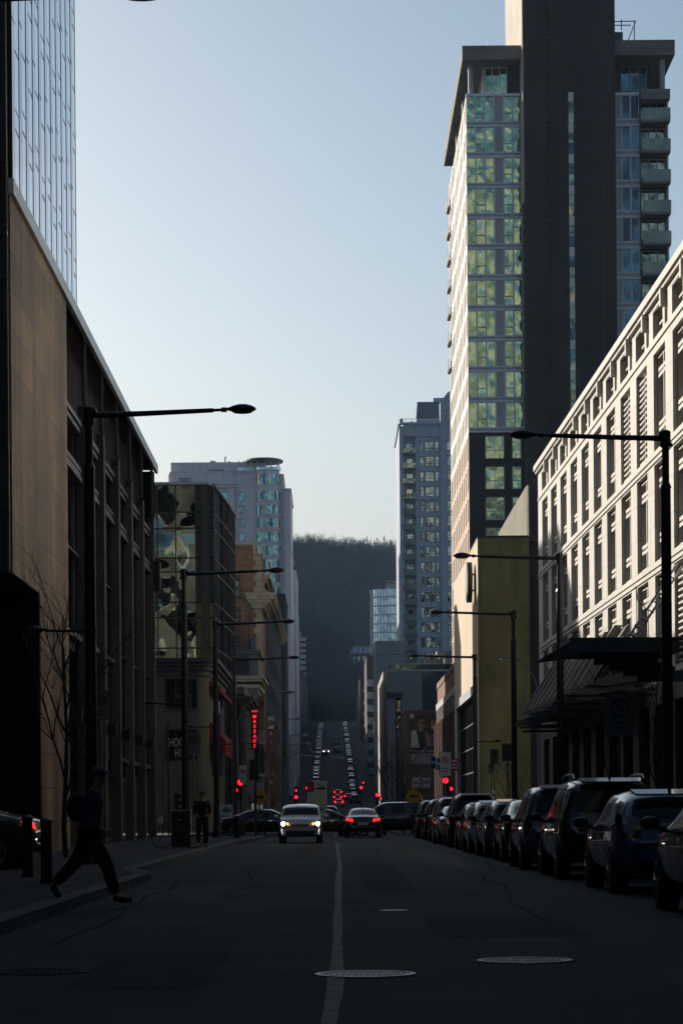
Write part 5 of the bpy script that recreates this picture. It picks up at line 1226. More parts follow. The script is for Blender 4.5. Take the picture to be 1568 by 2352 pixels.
# white reserved lane board
t, x, z = plate('route_board', 'pale lane board with red diamond and tow truck symbol behind the silver car', 728, 1838-14, .98, 1.28, 118, M('cream_board', (.52,.56,.46), .5, var=.06))
d = 118; m = MB(); m.box(x-.49,x-.14,d-.03,d-.021,z+.05+.06,z+.62); m.build('red_square', inkr, t)
m = MB(); r_ = .13; cx_, cz_ = x-.31, z+.37
m.tube([(cx_-r_*.6,d-.04,cz_),(cx_,d-.04,cz_-r_*1.4),(cx_+r_*.6,d-.04,cz_),(cx_,d-.04,cz_+r_*1.4),(cx_-r_*.6,d-.04,cz_)], .014, 5); m.build('diamond_mark', wsign, t)
m = MB(); m.extr([(x-.06,d-.03,z+.22),(x+.4,d-.03,z+.22),(x+.42,d-.03,z+.32),(x+.3,d-.03,z+.36),(x+.0,d-.03,z+.3),(x-.06,d-.03,z+.3)],(0,.008,0)); m.tube([(x+.0,d-.03,z+.5),(x+.3,d-.03,z+.38)], .02, 5); m.build('tow_truck_symbol', ink, t)
m = MB(); m.tube([(x-.22,d-.03,z-.36),(x-.4,d-.03,z-.52)], .025, 5); m.extr([(x-.46,d-.03,z-.58),(x-.34,d-.03,z-.56),(x-.44,d-.03,z-.44)],(0,.008,0)); m.build('arrow_mark', ink, t)
t2, x2, z2 = plate('arrow_board', 'pale straight-ahead arrow board hanging under the lane board', 733, 1872-5, .72, .9, 118.2, MATS['cream_board'], pole=False)
m = MB(); m.box(x2+.02,x2+.08,118.17,118.178,z2-.25,z2+.15); m.extr([(x2-.06,118.17,z2+.12),(x2+.16,118.17,z2+.12),(x2+.05,118.17,z2+.3)],(0,.008,0)); m.build('arrow_mark', ink, t2)
# backlit shelter panel, barrier arm, street name blade, flags
t = thing('advert_panel', 'pale lit advertising panel beside the road at the far left corner', 'advert panel', (PX(590,1865,138), 138, .15))
m = MB(); x0, x1 = PX(578,1860,138), PX(603,1860,138); z0, z1 = PZ(590,1890,138), PZ(590,1845,138)
m.box(x0-.08,x1+.08,138,138.2,z0-.5,z1+.1); m.build('panel_frame', blackm, t); m = MB(); m.box(x0,x1,137.98,137.998,z0,z1); m.build('lit_face', EM('backlit_poster', (.50,.60,.48), .11), t)
t = thing('barrier_arm', 'slanted orange barrier arm near the left corner', 'barrier', (PX(560,1895,122), 122, .13))
m = MB(); a_, b_ = (PX(555,1895,122),122,PZ(555,1893,122)), (PX(608,1870,122),122,PZ(608,1869,122)); m.tube([a_, b_], .05, 6); m.build('arm', M('orange_paint', (.25,.09,.02), .6), t)
m = MB(); m.box(a_[0]-.15,a_[0]+.15,121.9,122.2,.13,a_[2]+.1); m.build('barrier_post', blackm, t)
def flag(dx, dy, d, w, h, label, stripes, base, second):
    x, z = PX(dx,dy,d), PZ(dx,dy,d); t = thing('flag', label, 'flag', (x, d, z)); 
    m = MB(); nu, nv = 12, 7
    P = lambda u, v: (x+w*(u-.5)+.08*math.sin(u*9), d+.1*math.sin(u*7+v*2), z+h*(v-.5)-.35*u*u*w+.05*math.sin(u*11))
    for i in range(nu):
        for j in range(nv):
            q = 1 if (stripes == 'bars' and not (i < 5 and j >= 3) and j % 2) else (2 if stripes == 'bars' and i < 5 and j >= 3 else (1 if stripes == 'cross' and (i in (5,6) or j == 3) else 0))
            m.quad(P(i/nu,j/nv),P((i+1)/nu,j/nv),P((i+1)/nu,(j+1)/nv),P(i/nu,(j+1)/nv), q)
    m.build('flag_cloth', [base, second, M('flag_blue', (.02,.04,.2), .8)], t, True)
    m = MB(); m.tube([(x-w*.5-.02,d,z+h*.6),(x-w*.5-.2,d,z-h*1.1)], .02, 6); m.build('flagpole', greyp, t)
fr = M('flag_red', (.3,.02,.03), .8); fw = M('flag_white', (.4,.4,.42), .8)
flag(1040, 1752, 150, .95, .75, 'striped red and white flag with blue canton right of the sign', 'bars', fr, fw)
flag(1004, 1752, 150, .8, .75, 'blue flag with a white cross left of the tall white sign', 'cross', MATS['flag_blue'], fw)
for k, (dx, dy) in enumerate(((882,1768),(890,1757))):
    d = 300; x, z = PX(dx,dy,d), PZ(dx,dy,d)
    t = thing('small_banner', ['lower white pennant with a Y in the far right bare branches','upper white pennant with a Y in the far right bare branches'][k], 'banner', (x,d,z))
    m = MB(); m.box(x-.45,x+.45,d,d+.03,z-.55,z+.55); m.build('pennant_cloth', M('pennant_white', (.22,.22,.25), .8), t); text('Y', .9, inkr, t, (x,d-.02,z), bold=.02)
    m = MB(); m.tube([(x+.5,d,z+.6),(x+.5,d,zr(d))], .05, 6); m.build('pole', greyp, t)
t = thing('station_sign', 'white station sign with a dark green arrow low behind the second left lamp', 'sign', (PX(515,1865,140),140,.15))
x0, x1 = PX(505,1865,140), PX(538,1865,140); m = MB(); m.box(x0,x1,140,140.1,PZ(510,1880,140),PZ(510,1848,140)); m.build('sign_board', wsign, t)
text('STATION', .2, inkr, t, ((x0+x1)/2,139.98,PZ(510,1877,140))); m = MB(); zc = PZ(510,1861,140); m.extr([(x0+.1,139.98,zc),(x0+.4,139.98,zc+.22),(x0+.4,139.98,zc-.22)],(0,.01,0)); m.box(x0+.4,x0+.65,139.98,139.99,zc-.1,zc+.1); m.build('arrow_mark', M('sign_green', (.01,.12,.05), .6), t)
m = MB(); m.box(x0+.1,x0+.2,140.02,140.08,.15,PZ(510,1881,140)); m.build('post', greyp, t)

# bollards, bins, newspaper box, manholes
def bollard(x, y, h, r, label):
    t = thing('bollard', label, 'bollard', (x, y, .132), 0, 'black bollards on the left pavement')
    m = MB(); m.tube([(0,0,0),(0,0,h)], r, 18); m.build('post', polem, t, True, local=True)
    m = MB(); m.tube([(0,0,h),(0,0,h+.05),(0,0,h+.09)], [r*1.12,r*1.12,r*.5], 18); m.build('cap', polem, t, True, local=True); m = MB(); m.tube([(0,0,0),(0,0,.08)], r*1.2, 18); m.build('foot_ring', polem, t, True, local=True)
bollard(-4.55, 38, .95, .09, 'stout black bollard left of the walking person')
bollard(PX(544,1900,110), 110, .95, .14, 'black bollard beside the third left street lamp')
bollard(PX(64,1950,42), 42, 1.0, .09, 'black bollard at the left edge in front of the dark sedan')
t = thing('newspaper_box', 'tall dark steel street cabinet behind the bicycle', 'street cabinet', (PX(412,1900,78), 78, .132))
x0, x1 = PX(394,1900,78), PX(438,1900,78); m = MB(); m.box(x0,x1,78,78.6,.16,1.32); m.build('cabinet_body', M('dark_cabinet', (.02,.022,.025), .4), t); m = MB(); m.box(x0-.02,x1+.02,77.97,78.62,1.325,1.38); m.build('lid', metal, t)
m = MB()
for q in (x0+.03,x1-.09): m.box(q,q+.06,78.02,78.08,.132,.158); m.box(q,q+.06,78.5,78.56,.132,.158)
m.build('foot', blackm, t); m = MB(); m.box(x0+.06,x1-.06,77.975,77.998,.75,1.25); m.build('door', M('cabinet_door', (.03,.032,.035), .25), t)
castm = M('cast_iron_worn', (.16,.165,.17), .38, .8, var=.4, scale=12, bump=.4, bscale=40)
def manhole(x, y, r, label, castm=castm):
    t = thing('manhole_cover', label, 'manhole cover', (x, y, 0))
    m = MB(); N = 48
    for r0, r1, z in ((r*.90, r, .012),):
        for k in range(N):
            a, b = 2*math.pi*k/N, 2*math.pi*(k+1)/N
            P = lambda rr, an, zz: (rr*math.cos(an), rr*math.sin(an), zz)
            m.quad(P(r0,a,z),P(r1,a,z),P(r1,b,z),P(r0,b,z)); m.quad(P(r1,a,z),P(r1*1.02,a,0),P(r1*1.02,b,0),P(r1,b,z)); m.quad(P(r0,a,.004),P(r0,a,z),P(r0,b,z),P(r0,b,.004))
    m.build('rim', castm, t, local=True)
    m = MB(); m.disc((0,0,.003), r*.88, 'z', .008, 48)
    q = -r*.8
    while q < r*.8:
        w = math.sqrt(max(0,(r*.84)**2-q*q)); p = -w
        while p < w-.03: m.box(p, p+.022, q, q+.022, .0071, .012); p += .045
        q += .045
    m.build('lid', castm, t, local=True)
manhole(.23, 17.8, .375, 'round iron manhole cover on the centre line'); manhole(1.53, 19.3, .385, 'round iron manhole cover right of the centre line'); manhole(-2.25, 18.4, .38, 'dim iron manhole cover at the lower left of the road', M('tarred_iron', (.045,.046,.048), .8, .3, var=.3)); manhole(3.0, 13.9, .3, 'manhole cover cut by the right edge of the road view')
t = thing('road_glint', 'flat bright plate standing in for a puddle glint in the right lane', 'cover', (.75, 29.5, 0)); m = MB(); m.box(-.15,.12,-.10,.10,.001,.01); m.box(-.19,.16,-.14,-.101,.0,.007); m.box(-.19,.16,.101,.14,.0,.007); m.build('glint_plate', M('glint_metal', (.3,.32,.35), .45, .9), t, local=True)  # bright plate put in where a puddle glints on the asphalt

# ---------------------------------------------------------------- bare street trees
def street_tree(label, x, y, H, seed, r0=.07, n0=9, spread=.5, z0=.13, lo=.25):
    t = thing('bare_tree', label, 'tree', (x, y, z0)); rnd = random.Random(seed)
    m = MB(); pts = [(x,y,z0)]; 
    for k in range(1,9): pts.append((x+.05*math.sin(k+seed), y, z0+H*k/8))
    m.tube(pts, [r0*(1-.1*k) for k in range(9)], 8); m.build('trunk', bark, t, True)
    c = MB()
    def br(p, d, L, r, lev):
        q = [p]; dd = d.copy(); n = 5
        for k in range(n):
            dd = (dd+Vector((rnd.uniform(-.13,.13),rnd.uniform(-.13,.13),rnd.uniform(0,.16)))).normalized(); q.append(q[-1]+dd*L/n)
        c.tube(q, [r*(1-.8*k/n) for k in range(n+1)], 5 if lev < 2 else 3, cap=False)
        if lev < 3:
            for k in range(rnd.randint(3,5)):
                i = rnd.randint(1,n); a = rnd.uniform(0,6.28); nd = (dd+Vector((math.cos(a),math.sin(a),.2))*.75).normalized(); br(q[i], nd, L*rnd.uniform(.4,.62), r*.5, lev+1)
    for k in range(n0):
        tt = lo+(1-lo)*k/n0; a = k*2.4+rnd.uniform(-.3,.3); p = Vector((x,y,z0+H*tt))
        br(p, Vector((math.cos(a)*spread,math.sin(a)*spread,1)).normalized(), H*.5*(1.1-tt*.6), r0*.6*(1.1-tt*.7), 1)
    c.build('branches', M('street_tree_bark', (.035,.03,.028), .9), t)
street_tree('bare young tree on the left pavement in front of the stone wall', PX(150,1700,62), 62, 6.2, 4, .075, 11, .48)
street_tree('thin bare tree before the splayed stone fins on the right', 8.8, 76, 5.6, 9, .05, 8, .4)
street_tree('thin bare tree under the wedge canopies on the right', 8.9, 66, 5.2, 13, .05, 8, .4)
street_tree('bare tree standing against the foot of the ochre wall', 9.4, 128, 4.4, 17, .05, 8, .5)
street_tree('spreading bare tree in front of the poster building', PX(900,1800,235), 235, 8.5, 21, .11, 12, .8, z0=-.8)
street_tree('bare tree low in front of the poster lettering', PX(925,1800,200), 200, 6.5, 23, .1, 11, .9, z0=-.8)
street_tree('bare tree on the far left kerb by the arched lamps', PX(608,1800,180), 180, 5.8, 29, .08, 10, .6, z0=-.5)
# ---------------------------------------------------------------- cars
carglass = newmat('car_glass')[0]
P_ = carglass.node_tree.nodes['Principled BSDF']; P_.inputs['Base Color'].default_value = (.01,.012,.014,1); P_.inputs['Roughness'].default_value = .05; P_.inputs['Specular IOR Level'].default_value = .35
# stations: y, bottom, belt, top, half width at belt, half width at top;   y<0 is the rear
ST = {
 'suv': [(-2.33,.50,.72,.80,.66,.60),(-2.28,.36,.90,.98,.86,.78),(-2.20,.30,1.03,1.10,.92,.76),(-1.98,.28,1.08,1.66,.93,.66),(-1.80,.28,1.09,1.76,.94,.67),(-1.05,.27,1.08,1.80,.95,.69),(-.95,.27,1.08,1.80,.95,.69),(.10,.27,1.06,1.79,.95,.69),(.20,.27,1.06,1.78,.95,.69),(.62,.27,1.05,1.70,.95,.67),(1.25,.27,1.05,1.12,.94,.78),(1.90,.28,.96,1.04,.91,.74),(2.22,.32,.82,.88,.84,.66),(2.33,.42,.64,.70,.70,.55)],
 'hatch': [(-2.08,.46,.66,.74,.62,.56),(-2.02,.34,.84,.92,.82,.72),(-1.94,.28,.96,1.04,.87,.70),(-1.62,.26,.98,1.36,.88,.62),(-1.40,.26,.98,1.46,.88,.62),(-.80,.25,.97,1.52,.89,.63),(-.70,.25,.97,1.52,.89,.63),(.15,.25,.95,1.51,.89,.63),(.25,.25,.95,1.50,.89,.63),(.60,.25,.94,1.42,.89,.62),(1.30,.25,.93,.99,.88,.72),(1.80,.26,.84,.90,.85,.68),(2.02,.30,.70,.76,.78,.6),(2.12,.38,.56,.60,.64,.5)],
 'sedan': [(-2.36,.48,.66,.74,.62,.58),(-2.30,.36,.86,.94,.82,.72),(-2.20,.30,.96,1.05,.88,.72),(-1.75,.27,.98,1.08,.90,.70),(-1.10,.26,.96,1.36,.91,.60),(-.85,.26,.96,1.43,.91,.60),(-.45,.25,.95,1.47,.92,.61),(-.35,.25,.95,1.47,.92,.61),(.25,.25,.94,1.46,.92,.61),(.35,.25,.94,1.45,.92,.61),(.75,.25,.93,1.30,.92,.62),(1.25,.25,.92,.98,.91,.74),(1.95,.26,.80,.87,.87,.7),(2.28,.34,.62,.68,.76,.58)],
 'boxy': [(-2.12,.50,.80,.90,.70,.66),(-2.08,.34,.95,1.05,.86,.80),(-2.04,.28,1.02,1.30,.88,.78),(-1.98,.27,1.04,1.52,.88,.76),(-1.85,.27,1.05,1.58,.88,.76),(-.95,.26,1.05,1.61,.88,.76),(-.85,.26,1.05,1.61,.88,.76),(.15,.26,1.04,1.61,.88,.76),(.25,.26,1.04,1.60,.88,.76),(1.08,.26,1.03,1.53,.88,.76),(1.42,.26,1.03,1.10,.88,.82),(1.80,.27,.96,1.02,.87,.78),(2.08,.27,.88,.92,.84,.74),(2.14,.34,.62,.70,.80,.68)],
}
#   index of the windscreen span, rear window span, side glass spans per type
GS = {'suv': dict(front=(9,), rear=(2,), side=((3,4),(6,),(8,))), 'hatch': dict(front=(9,), rear=(2,), side=((3,4),(6,),(8,))), 'sedan': dict(front=(10,), rear=(3,), side=((5,),(7,),(9,))), 'boxy': dict(front=(9,), rear=(2,), side=((4,),(6,),(8,)))}
CARC = {}
def car_meshes(kind, level=2):
    key = (kind, level)
    if key in CARC: return CARC[key]
    st = ST[kind]; g = GS[kind]
    def ring(s):
        y, zb, zm, zt, wb, wt = s
        h = [(0,zb),(wb*.8,zb),(wb*.96,zb+.10),(wb,(zb+zm)/2+.05),(wb*.985,zm-.03),(wb*.95,zm+.03 if zt-zm > .2 else zm+.02),((wb*.95)*.28+wt*.72,zm+(zt-zm)*.72),(wt*.95,zt-.035*min(1,(zt-zm)/.2)),(wt*.5,zt-.002),(0,zt+.012)]
        return [(x,y,z) for x, z in h] + [(-x,y,z) for x, z in h[-2:0:-1]]
    v, f, mi = [], [], []
    n = 18
    for s in st: v += ring(s)
    for i in range(len(st)-1):
        for k in range(n):
            j = (k+1) % n; f.append((i*n+k, i*n+j, (i+1)*n+j, (i+1)*n+k))
            q = 0
            if i in g['front'] and k in (7,8,9,10): q = 1
            if i in g['rear'] and k in (7,8,9,10): q = 2
            for w, sp in enumerate(g['side']):
                if i in sp and k == 5: q = 3+w*2
                if i in sp and k == 12: q = 4+w*2
            mi.append(q)
    f.append(tuple(range(n))); mi.append(0); b = (len(st)-1)*n; f.append(tuple(b+k for k in reversed(range(n)))); mi.append(0)
    me = bpy.data.meshes.new('cage'); me.from_pydata(v, [], f)
    for k in range(10): me.materials.append(None)
    me.polygons.foreach_set('material_index', mi)
    o = bpy.data.objects.new('cage', me); COL.objects.link(o); md = o.modifiers.new('s', 'SUBSURF'); md.levels = level; md.render_levels = level
    dg = bpy.context.evaluated_depsgraph_get(); dg.update()
    em = bpy.data.meshes.new_from_object(o.evaluated_get(dg)); bpy.data.objects.remove(o)
    vs = [tuple(x.co) for x in em.vertices]; parts = {}
    for p in em.polygons: parts.setdefault(p.material_index, []).append(tuple(p.vertices))
    out = {}
    for q, fs in parts.items():
        used = sorted({i for ff in fs for i in ff}); mp = {i: k for k, i in enumerate(used)}
        m = bpy.data.meshes.new('part'); m.from_pydata([vs[i] for i in used], [], [tuple(mp[i] for i in ff) for ff in fs])
        m.polygons.foreach_set('use_smooth', [True]*len(fs)); out[q] = m
    bv = BVHTree.FromPolygons([Vector(x) for x in vs], [tuple(p.vertices) for p in em.polygons])
    CARC[key] = (out, bv); return CARC[key]
def patch(bv, a0, a1, b0, b1, ax, sgn, off=.012, n=6, m=4, shape=None):
    """small panel laid over the body; ax 'y': a = x, b = z;  ax 'x': a = y, b = z"""
    mb = MB(); grid = {}
    for i in range(n+1):
        for j in range(m+1):
            a = a0+(a1-a0)*i/n; b = b0+(b1-b0)*j/m
            if shape: a, b = shape(a, b, i/n, j/m)
            o = Vector((a, sgn*4, b)) if ax == 'y' else Vector((sgn*3, a, b)); d = Vector((0,-sgn,0)) if ax == 'y' else Vector((-sgn,0,0))
            h = bv.ray_cast(o, d)[0]
            if h is None: h = Vector((a, sgn*2.0, b)) if ax == 'y' else Vector((sgn*.8, a, b))
            grid[i,j] = h - d*off
    for i in range(n):
        for j in range(m): mb.quad(grid[i,j], grid[i+1,j], grid[i+1,j+1], grid[i,j+1])
    dv = (Vector((0,-sgn,0)) if ax == 'y' else Vector((-sgn,0,0)))*(off+.03)
    edge = [(i,0) for i in range(n)]+[(n,j) for j in range(m)]+[(i,m) for i in range(n,0,-1)]+[(0,j) for j in range(m,0,-1)]
    for p, q in zip(edge, edge[1:]+edge[:1]): mb.quad(grid[p], grid[q], grid[q]+dv, grid[p]+dv)
    return mb
BODY = {}
paints = {'black': (.010,.011,.013), 'charcoal': (.03,.032,.036), 'silver': (.42,.43,.45), 'white': (.62,.63,.64), 'blue': (.05,.11,.22), 'slate': (.10,.13,.17), 'red': (.16,.02,.02), 'grey': (.14,.145,.155)}
for k, c in paints.items(): BODY[k] = PAINT('paint_'+k, c, .35 if k != 'white' else .0)
def part(me, name, mat, par):
    me = me.copy(); me.materials.clear(); me.materials.append(mat); me.name = name
    o = bpy.data.objects.new(name, me); COL.objects.link(o); o.parent = par; return o
plate_m = M('licence_plate', (.42,.44,.47), .5, var=.05)
def make_car(kind, colour, name, label, loc, rz=0, group=None, rear_on=False, front_on=False, rails=False, scale=1.0, cat='car', spoke=10):
    out, bv = car_meshes(kind)
    t = thing(name, label, cat, loc, rz, group); t.scale = (scale,)*3
    st = ST[kind]; W = max(s[4] for s in st); yr, yf = st[0][0], st[-1][0]; top = max(s[3] for s in st)
    b = part(out[0], 'body', BODY[colour], t)
    for q, nm in ((1,'windscreen'),(2,'rear_window')): part(out[q], nm, carglass, t)
    for q in range(3, 9): 
        if q in out: part(out[q], 'side_window', carglass, t)
    wy = (yr+.78, yf-.82) if kind != 'hatch' else (yr+.62, yf-.78)
    wr = .36 if kind == 'suv' else .32
    for y in wy:
        for s in (-1, 1):
            m = MB(); m.tube([(s*(W-.24),y,wr),(s*(W-.015),y,wr)], wr+.055, 28); m.build('wheel_arch', rubber, t, True, local=True)
            m = MB(); m.tube([(s*(W-.24),y,wr),(s*(W-.05),y,wr),(s*(W+.0),y,wr)], [wr,wr,wr-.03], 28); ty = m.build('wheel', rubber, t, True, local=True)
            m = MB(); x = s*(W+.004)
            m.tube([(x-s*.03,y,wr),(x,y,wr)], [.055,.05], 14)
            for k in range(spoke//2):
                a = 2*math.pi*k/(spoke//2)+.3
                for da in (-.09,.09):
                    m.tube([(x-s*.012,y+.04*math.cos(a),wr+.04*math.sin(a)),(x-s*.004,y+(wr-.09)*math.cos(a+da*1.6),wr+(wr-.09)*math.sin(a+da*1.6))], .012, 5)
            for k in range(28):
                a, c = 2*math.pi*k/28, 2*math.pi*(k+1)/28; r1, r2 = wr-.11, wr-.075
                m.quad((x,y+r1*math.cos(a),wr+r1*math.sin(a)),(x,y+r2*math.cos(a),wr+r2*math.sin(a)),(x,y+r2*math.cos(c),wr+r2*math.sin(c)),(x,y+r1*math.cos(c),wr+r1*math.sin(c)))
            m.build('rim', rim, ty, local=True)
    belt = st[2][2]
    tl = tail_on if rear_on else reflector
    for s in (-1, 1):
        if kind in ('suv','hatch','boxy'):
            zt_, zb_ = (belt+.14, belt-.14) if kind != 'boxy' else (1.05, .82)
            patch(bv, s*.50, s*.86, zb_, zt_, 'y', -1, .014, 6, 5, lambda a, b, u, v: (a, b+.07*u*(v-.1))).build('tail_light', tl, t, True, local=True)
        else:
            patch(bv, s*.50, s*.84, .80, .93, 'y', -1, .014, 8, 4, lambda a, b, u, v: (a, b+.05*u*(1-v)+(.03*u*v))).build('tail_light', tl, t, True, local=True)
        hz = (.80,.96) if kind == 'suv' else (.72,.86) if kind != 'boxy' else (.70,.90)
        patch(bv, s*.50, s*.83, hz[0], hz[1], 'y', 1, .012, 6, 4, lambda a, b, u, v: (a, b+.05*u)).build('headlight', M('headlight_glass', (.35,.36,.38), .1, .6), t, True, local=True)
        # mirror
        my = st[9][0]+.28 if kind != 'sedan' else .92
        m = MB(); m.ell((s*(W+.13), my, belt+.07), .12,.085,.085, 14, 8); m.tube([(s*(W-.08),my+.02,belt-.02),(s*(W+.06),my,belt+.03)], .03, 8); m.build('mirror', blackm if colour != 'silver' else BODY[colour], t, True, local=True)
        for yy in ((-.55, .35) if kind != 'sedan' else (-.62, .3)):
            patch(bv, yy-.1, yy+.1, belt-.13, belt-.09, 'x', s, .03, 3, 1).build('door_handle', chrome if colour in ('black','charcoal') else BODY[colour], t, local=True)
        m = MB()
    # door shut lines, bumper insert, plate, badge, wiper
    for s in (-1,1):
        for yy in ((-1.0,.15,1.12) if kind != 'sedan' else (-.85,.2,1.12)):
            patch(bv, yy, yy+.014, .36, belt-.05, 'x', s, .002, 1, 6).build('door_gap', blackm, t, local=True)
    patch(bv, -.55, .55, .34, .50, 'y', -1, .012, 6, 2).build('rear_bumper_trim', rubber, t, local=True)
    patch(bv, -.26, .26, .62 if kind == 'sedan' else .74, .75 if kind == 'sedan' else .87, 'y', -1, .016, 3, 1).build('licence_plate', plate_m, t, local=True)
    patch(bv, -.60, .60, .34, .52, 'y', 1, .012, 6, 2).build('grille', blackm, t, local=True)
    patch(bv, -.36, .36, .60 if kind != 'boxy' else .735, .74 if kind != 'boxy' else .775, 'y', 1, .012, 6, 2).build('upper_grille', blackm, t, local=True)
    m = MB(); m.tube([(0,yr+.55,top-.02),(0,yr+.48,top+.05)], [.03,.012], 6); m.build('antenna', blackm, t, local=True)
    if rear_on:
        m = MB()
        z = top-.16 if kind != 'sedan' else 1.12; y = yr+.4 if kind != 'sedan' else -1.62
        m.box(-.14,.14,y-.03,y,z,z+.03); m.build('brake_light', tail_on, t, local=True)
    if rails:
        for s in (-1,1):
            x = s*(st[5][5]*.90)
            m = MB(); m.tube([(x,-1.75,top-.03),(x,-1.55,top+.05),(x,-.5,top+.065),(x,.25,top+.04),(x,.45,top-.05)], .022, 8); m.build('roof_rail', metal, t, True, local=True)
    if kind in ('suv','hatch'):
        y = st[3][0]; m = MB(); m.extr([(-.52,y-.10,top-.10),(.52,y-.10,top-.10),(.56,y+.2,top-.03),(-.56,y+.2,top-.03)], (0,0,.03)); m.build('spoiler', BODY[colour], t, local=True)
        m = MB(); m.tube([(0,st[2][0]-.02,belt+.10),(-.35,st[2][0]+.06,belt+.20)], .012, 5); m.build('rear_wiper', blackm, t, local=True)
    if front_on:
        hz = .80 if kind == 'boxy' else .80
        for s in (-1,1):
            yy = bv.ray_cast(Vector((s*.70,4,hz)), Vector((0,-1,0)))[0].y
            m = MB(); m.disc((s*.70, yy+.02, hz), .072, 'y', .03, 18); m.build('lit_lamp', head_on, t, local=True)
            m = MB(); m.disc((s*.52, yy+.05, hz+.0), .035, 'y', .03, 12); m.build('marker_lamp', amber_on, t, local=True)
            for k in range(5):
                z = .34+.055*k; y2 = bv.ray_cast(Vector((s*.74,4,z)), Vector((0,-1,0)))[0].y
                m = MB(); m.box(s*.74-.012,s*.74+.012,y2,y2+.02,z,z+.03); m.build('running_light', EM('running_light_glow', (.9,.95,1), 1.2), t, local=True)
    return t
Z0 = .006
row = [(113,'suv','charcoal',1,'dark charcoal SUV at the far end of the parked row by the crossing'),(104.5,'suv','black',1,'black SUV second from the far end of the parked row'),(97,'suv','grey',1.02,'grey SUV with roof rails third from the far end of the parked row'),(90,'sedan','silver',1.0,'low silver sedan tucked between two SUVs in the parked row'),(82.5,'suv','black',1.04,'tall black SUV with roof rails in the middle of the parked row'),(76,'hatch','charcoal',1.0,'small dark hatchback behind the tall black SUV'),(69.5,'hatch','white',1.02,'pale hatchback with bright rear pillars in the parked row'),(63,'hatch','grey',1.02,'grey hatchback just beyond the dark sedan in the parked row'),(56.5,'sedan','charcoal',1.03,'dark sedan between the grey hatchback and the slate crossover'),(49.6,'suv','slate',.98,'slate blue crossover in the parked row between a dark sedan and the large black SUV'),(42.2,'suv','black',1.0,'large black SUV with roof rails just beyond the small blue hatchback'),(34.6,'hatch','blue',1.0,'small blue hatchback near the right edge of the view'),(25.4,'sedan','black',1.02,'black car cut by the right edge, only its flank and mirror in view')]
for i, (d, kd, colr, s, lb) in enumerate(row):
    w = max(q[4] for q in ST[kd])*s; L = -ST[kd][0][0]*s
    make_car(kd, colr, 'parked_car', lb, (3.92+w+(i%3)*.05, d+L, Z0), R((i%4-1.5)*.5), 'cars parked nose to tail on the right', rails=(i in (0,2,4,10)), scale=s)
make_car('boxy', 'silver', 'car', 'boxy silver car driving toward the camera with its headlights on', (-1.33, 97+2.1, Z0), math.pi, front_on=True)
make_car('sedan', 'black', 'car', 'black sedan driving away with glowing red tail lights', (1.46, 118+2.3, Z0), 0, rear_on=True)
make_car('suv', 'black', 'car', 'dark crossover passing through the crossing at right with an alloy wheel showing', (3.0, 128, Z0), R(90), spoke=10)
make_car('sedan', 'black', 'car', 'low black car crossing behind the silver boxy car', (-3.6, 127, Z0), R(-90))
make_car('suv', 'black', 'car', 'black SUV waiting between the silver boxy car and the black sedan', (-.45, 141, zr(141)+.01), 0)
make_car('hatch', 'charcoal', 'car', 'small dark hatchback glimpsed just beside the silver boxy car', (-.55, 131.5, zr(131)+.01), R(-82))
make_car('sedan', 'charcoal', 'car', 'dark sedan at the left edge with one red tail light lit', (-8.3, 49.0, .135), R(86), rear_on=True)
make_car('hatch', 'silver', 'car', 'pale silver car far off queueing with brake lights on', (1.05, 438, zr(438)+.02), 0, rear_on=True)
for i, (x, d, on, lb) in enumerate(((.9,476,True,'distant queueing car with amber red lights at the foot of the slope'),(3.0,482,True,'distant queueing car right of the others at the foot of the slope'),(1.0,500,True,'distant car at the head of the brake light queue'),(1.2,650,False,'small dark car climbing the slope behind the van'))):
    make_car('hatch', 'charcoal', 'car', lb, (x, d, zr(d)+.03), 0, rear_on=on)
t = make_car('sedan', 'slate', 'car', 'small car coming down the slope with bluish white headlights', (-1.7, 640, zr(640)+.03), math.pi, front_on=True)
t = make_car('suv', 'grey', 'van', 'grey van climbing the slope ahead of a small dark car', (.9, 690, zr(690)+.03), 0, scale=1.15, cat='van')
for i, (x, d, lb) in enumerate(((3.4,352,'dark car parked on the right in the dip before the slope'),(3.5,318,'dark car with a bright roof edge parked right in the dip'),(-3.2,180,'pale car half hidden behind the lane board'),(3.6,205,'grey car parked right just past the crossing'),(3.7,236,'dark hatchback parked on the right beside the small red signal'))):
    make_car(('sedan','hatch','suv','hatch','hatch')[i], ('charcoal','grey','silver','slate','black')[i], 'car', lb, (x, d, zr(d)+.02), 0 if x > 0 else math.pi)
# parked rows up the slope: small in view, one mesh each
def far_mesh(kind, col_):
    out, bv = car_meshes(kind, 1)
    mb = MB()
    for q, me in out.items():
        b = len(mb.v); mb.v += [tuple(v.co) for v in me.vertices]
        for p in me.polygons: mb.f.append(tuple(b+i for i in p.vertices)); mb.m.append(0 if q == 0 else 1)
    W = max(s[4] for s in ST[kind]); wr = .34
    for y in (ST[kind][0][0]+.75, ST[kind][-1][0]-.8):
        for s in (-1,1): mb.tube([(s*(W-.22),y,wr),(s*(W+.01),y,wr)], wr, 12, 2)
    me = mb.mesh('parked_car', [BODY[col_], carglass, rubber]); me.polygons.foreach_set('use_smooth', [True]*len(me.polygons)); return me
FM = [far_mesh(k, c) for k, c in (('suv','charcoal'),('hatch','grey'),('sedan','black'),('suv','slate'),('sedan','charcoal'),('hatch','blue'),('suv','black'))]
rnd = random.Random(8)
cn = ['charcoal SUV','grey hatchback','black sedan','slate blue SUV','charcoal sedan','blue hatchback','black SUV']
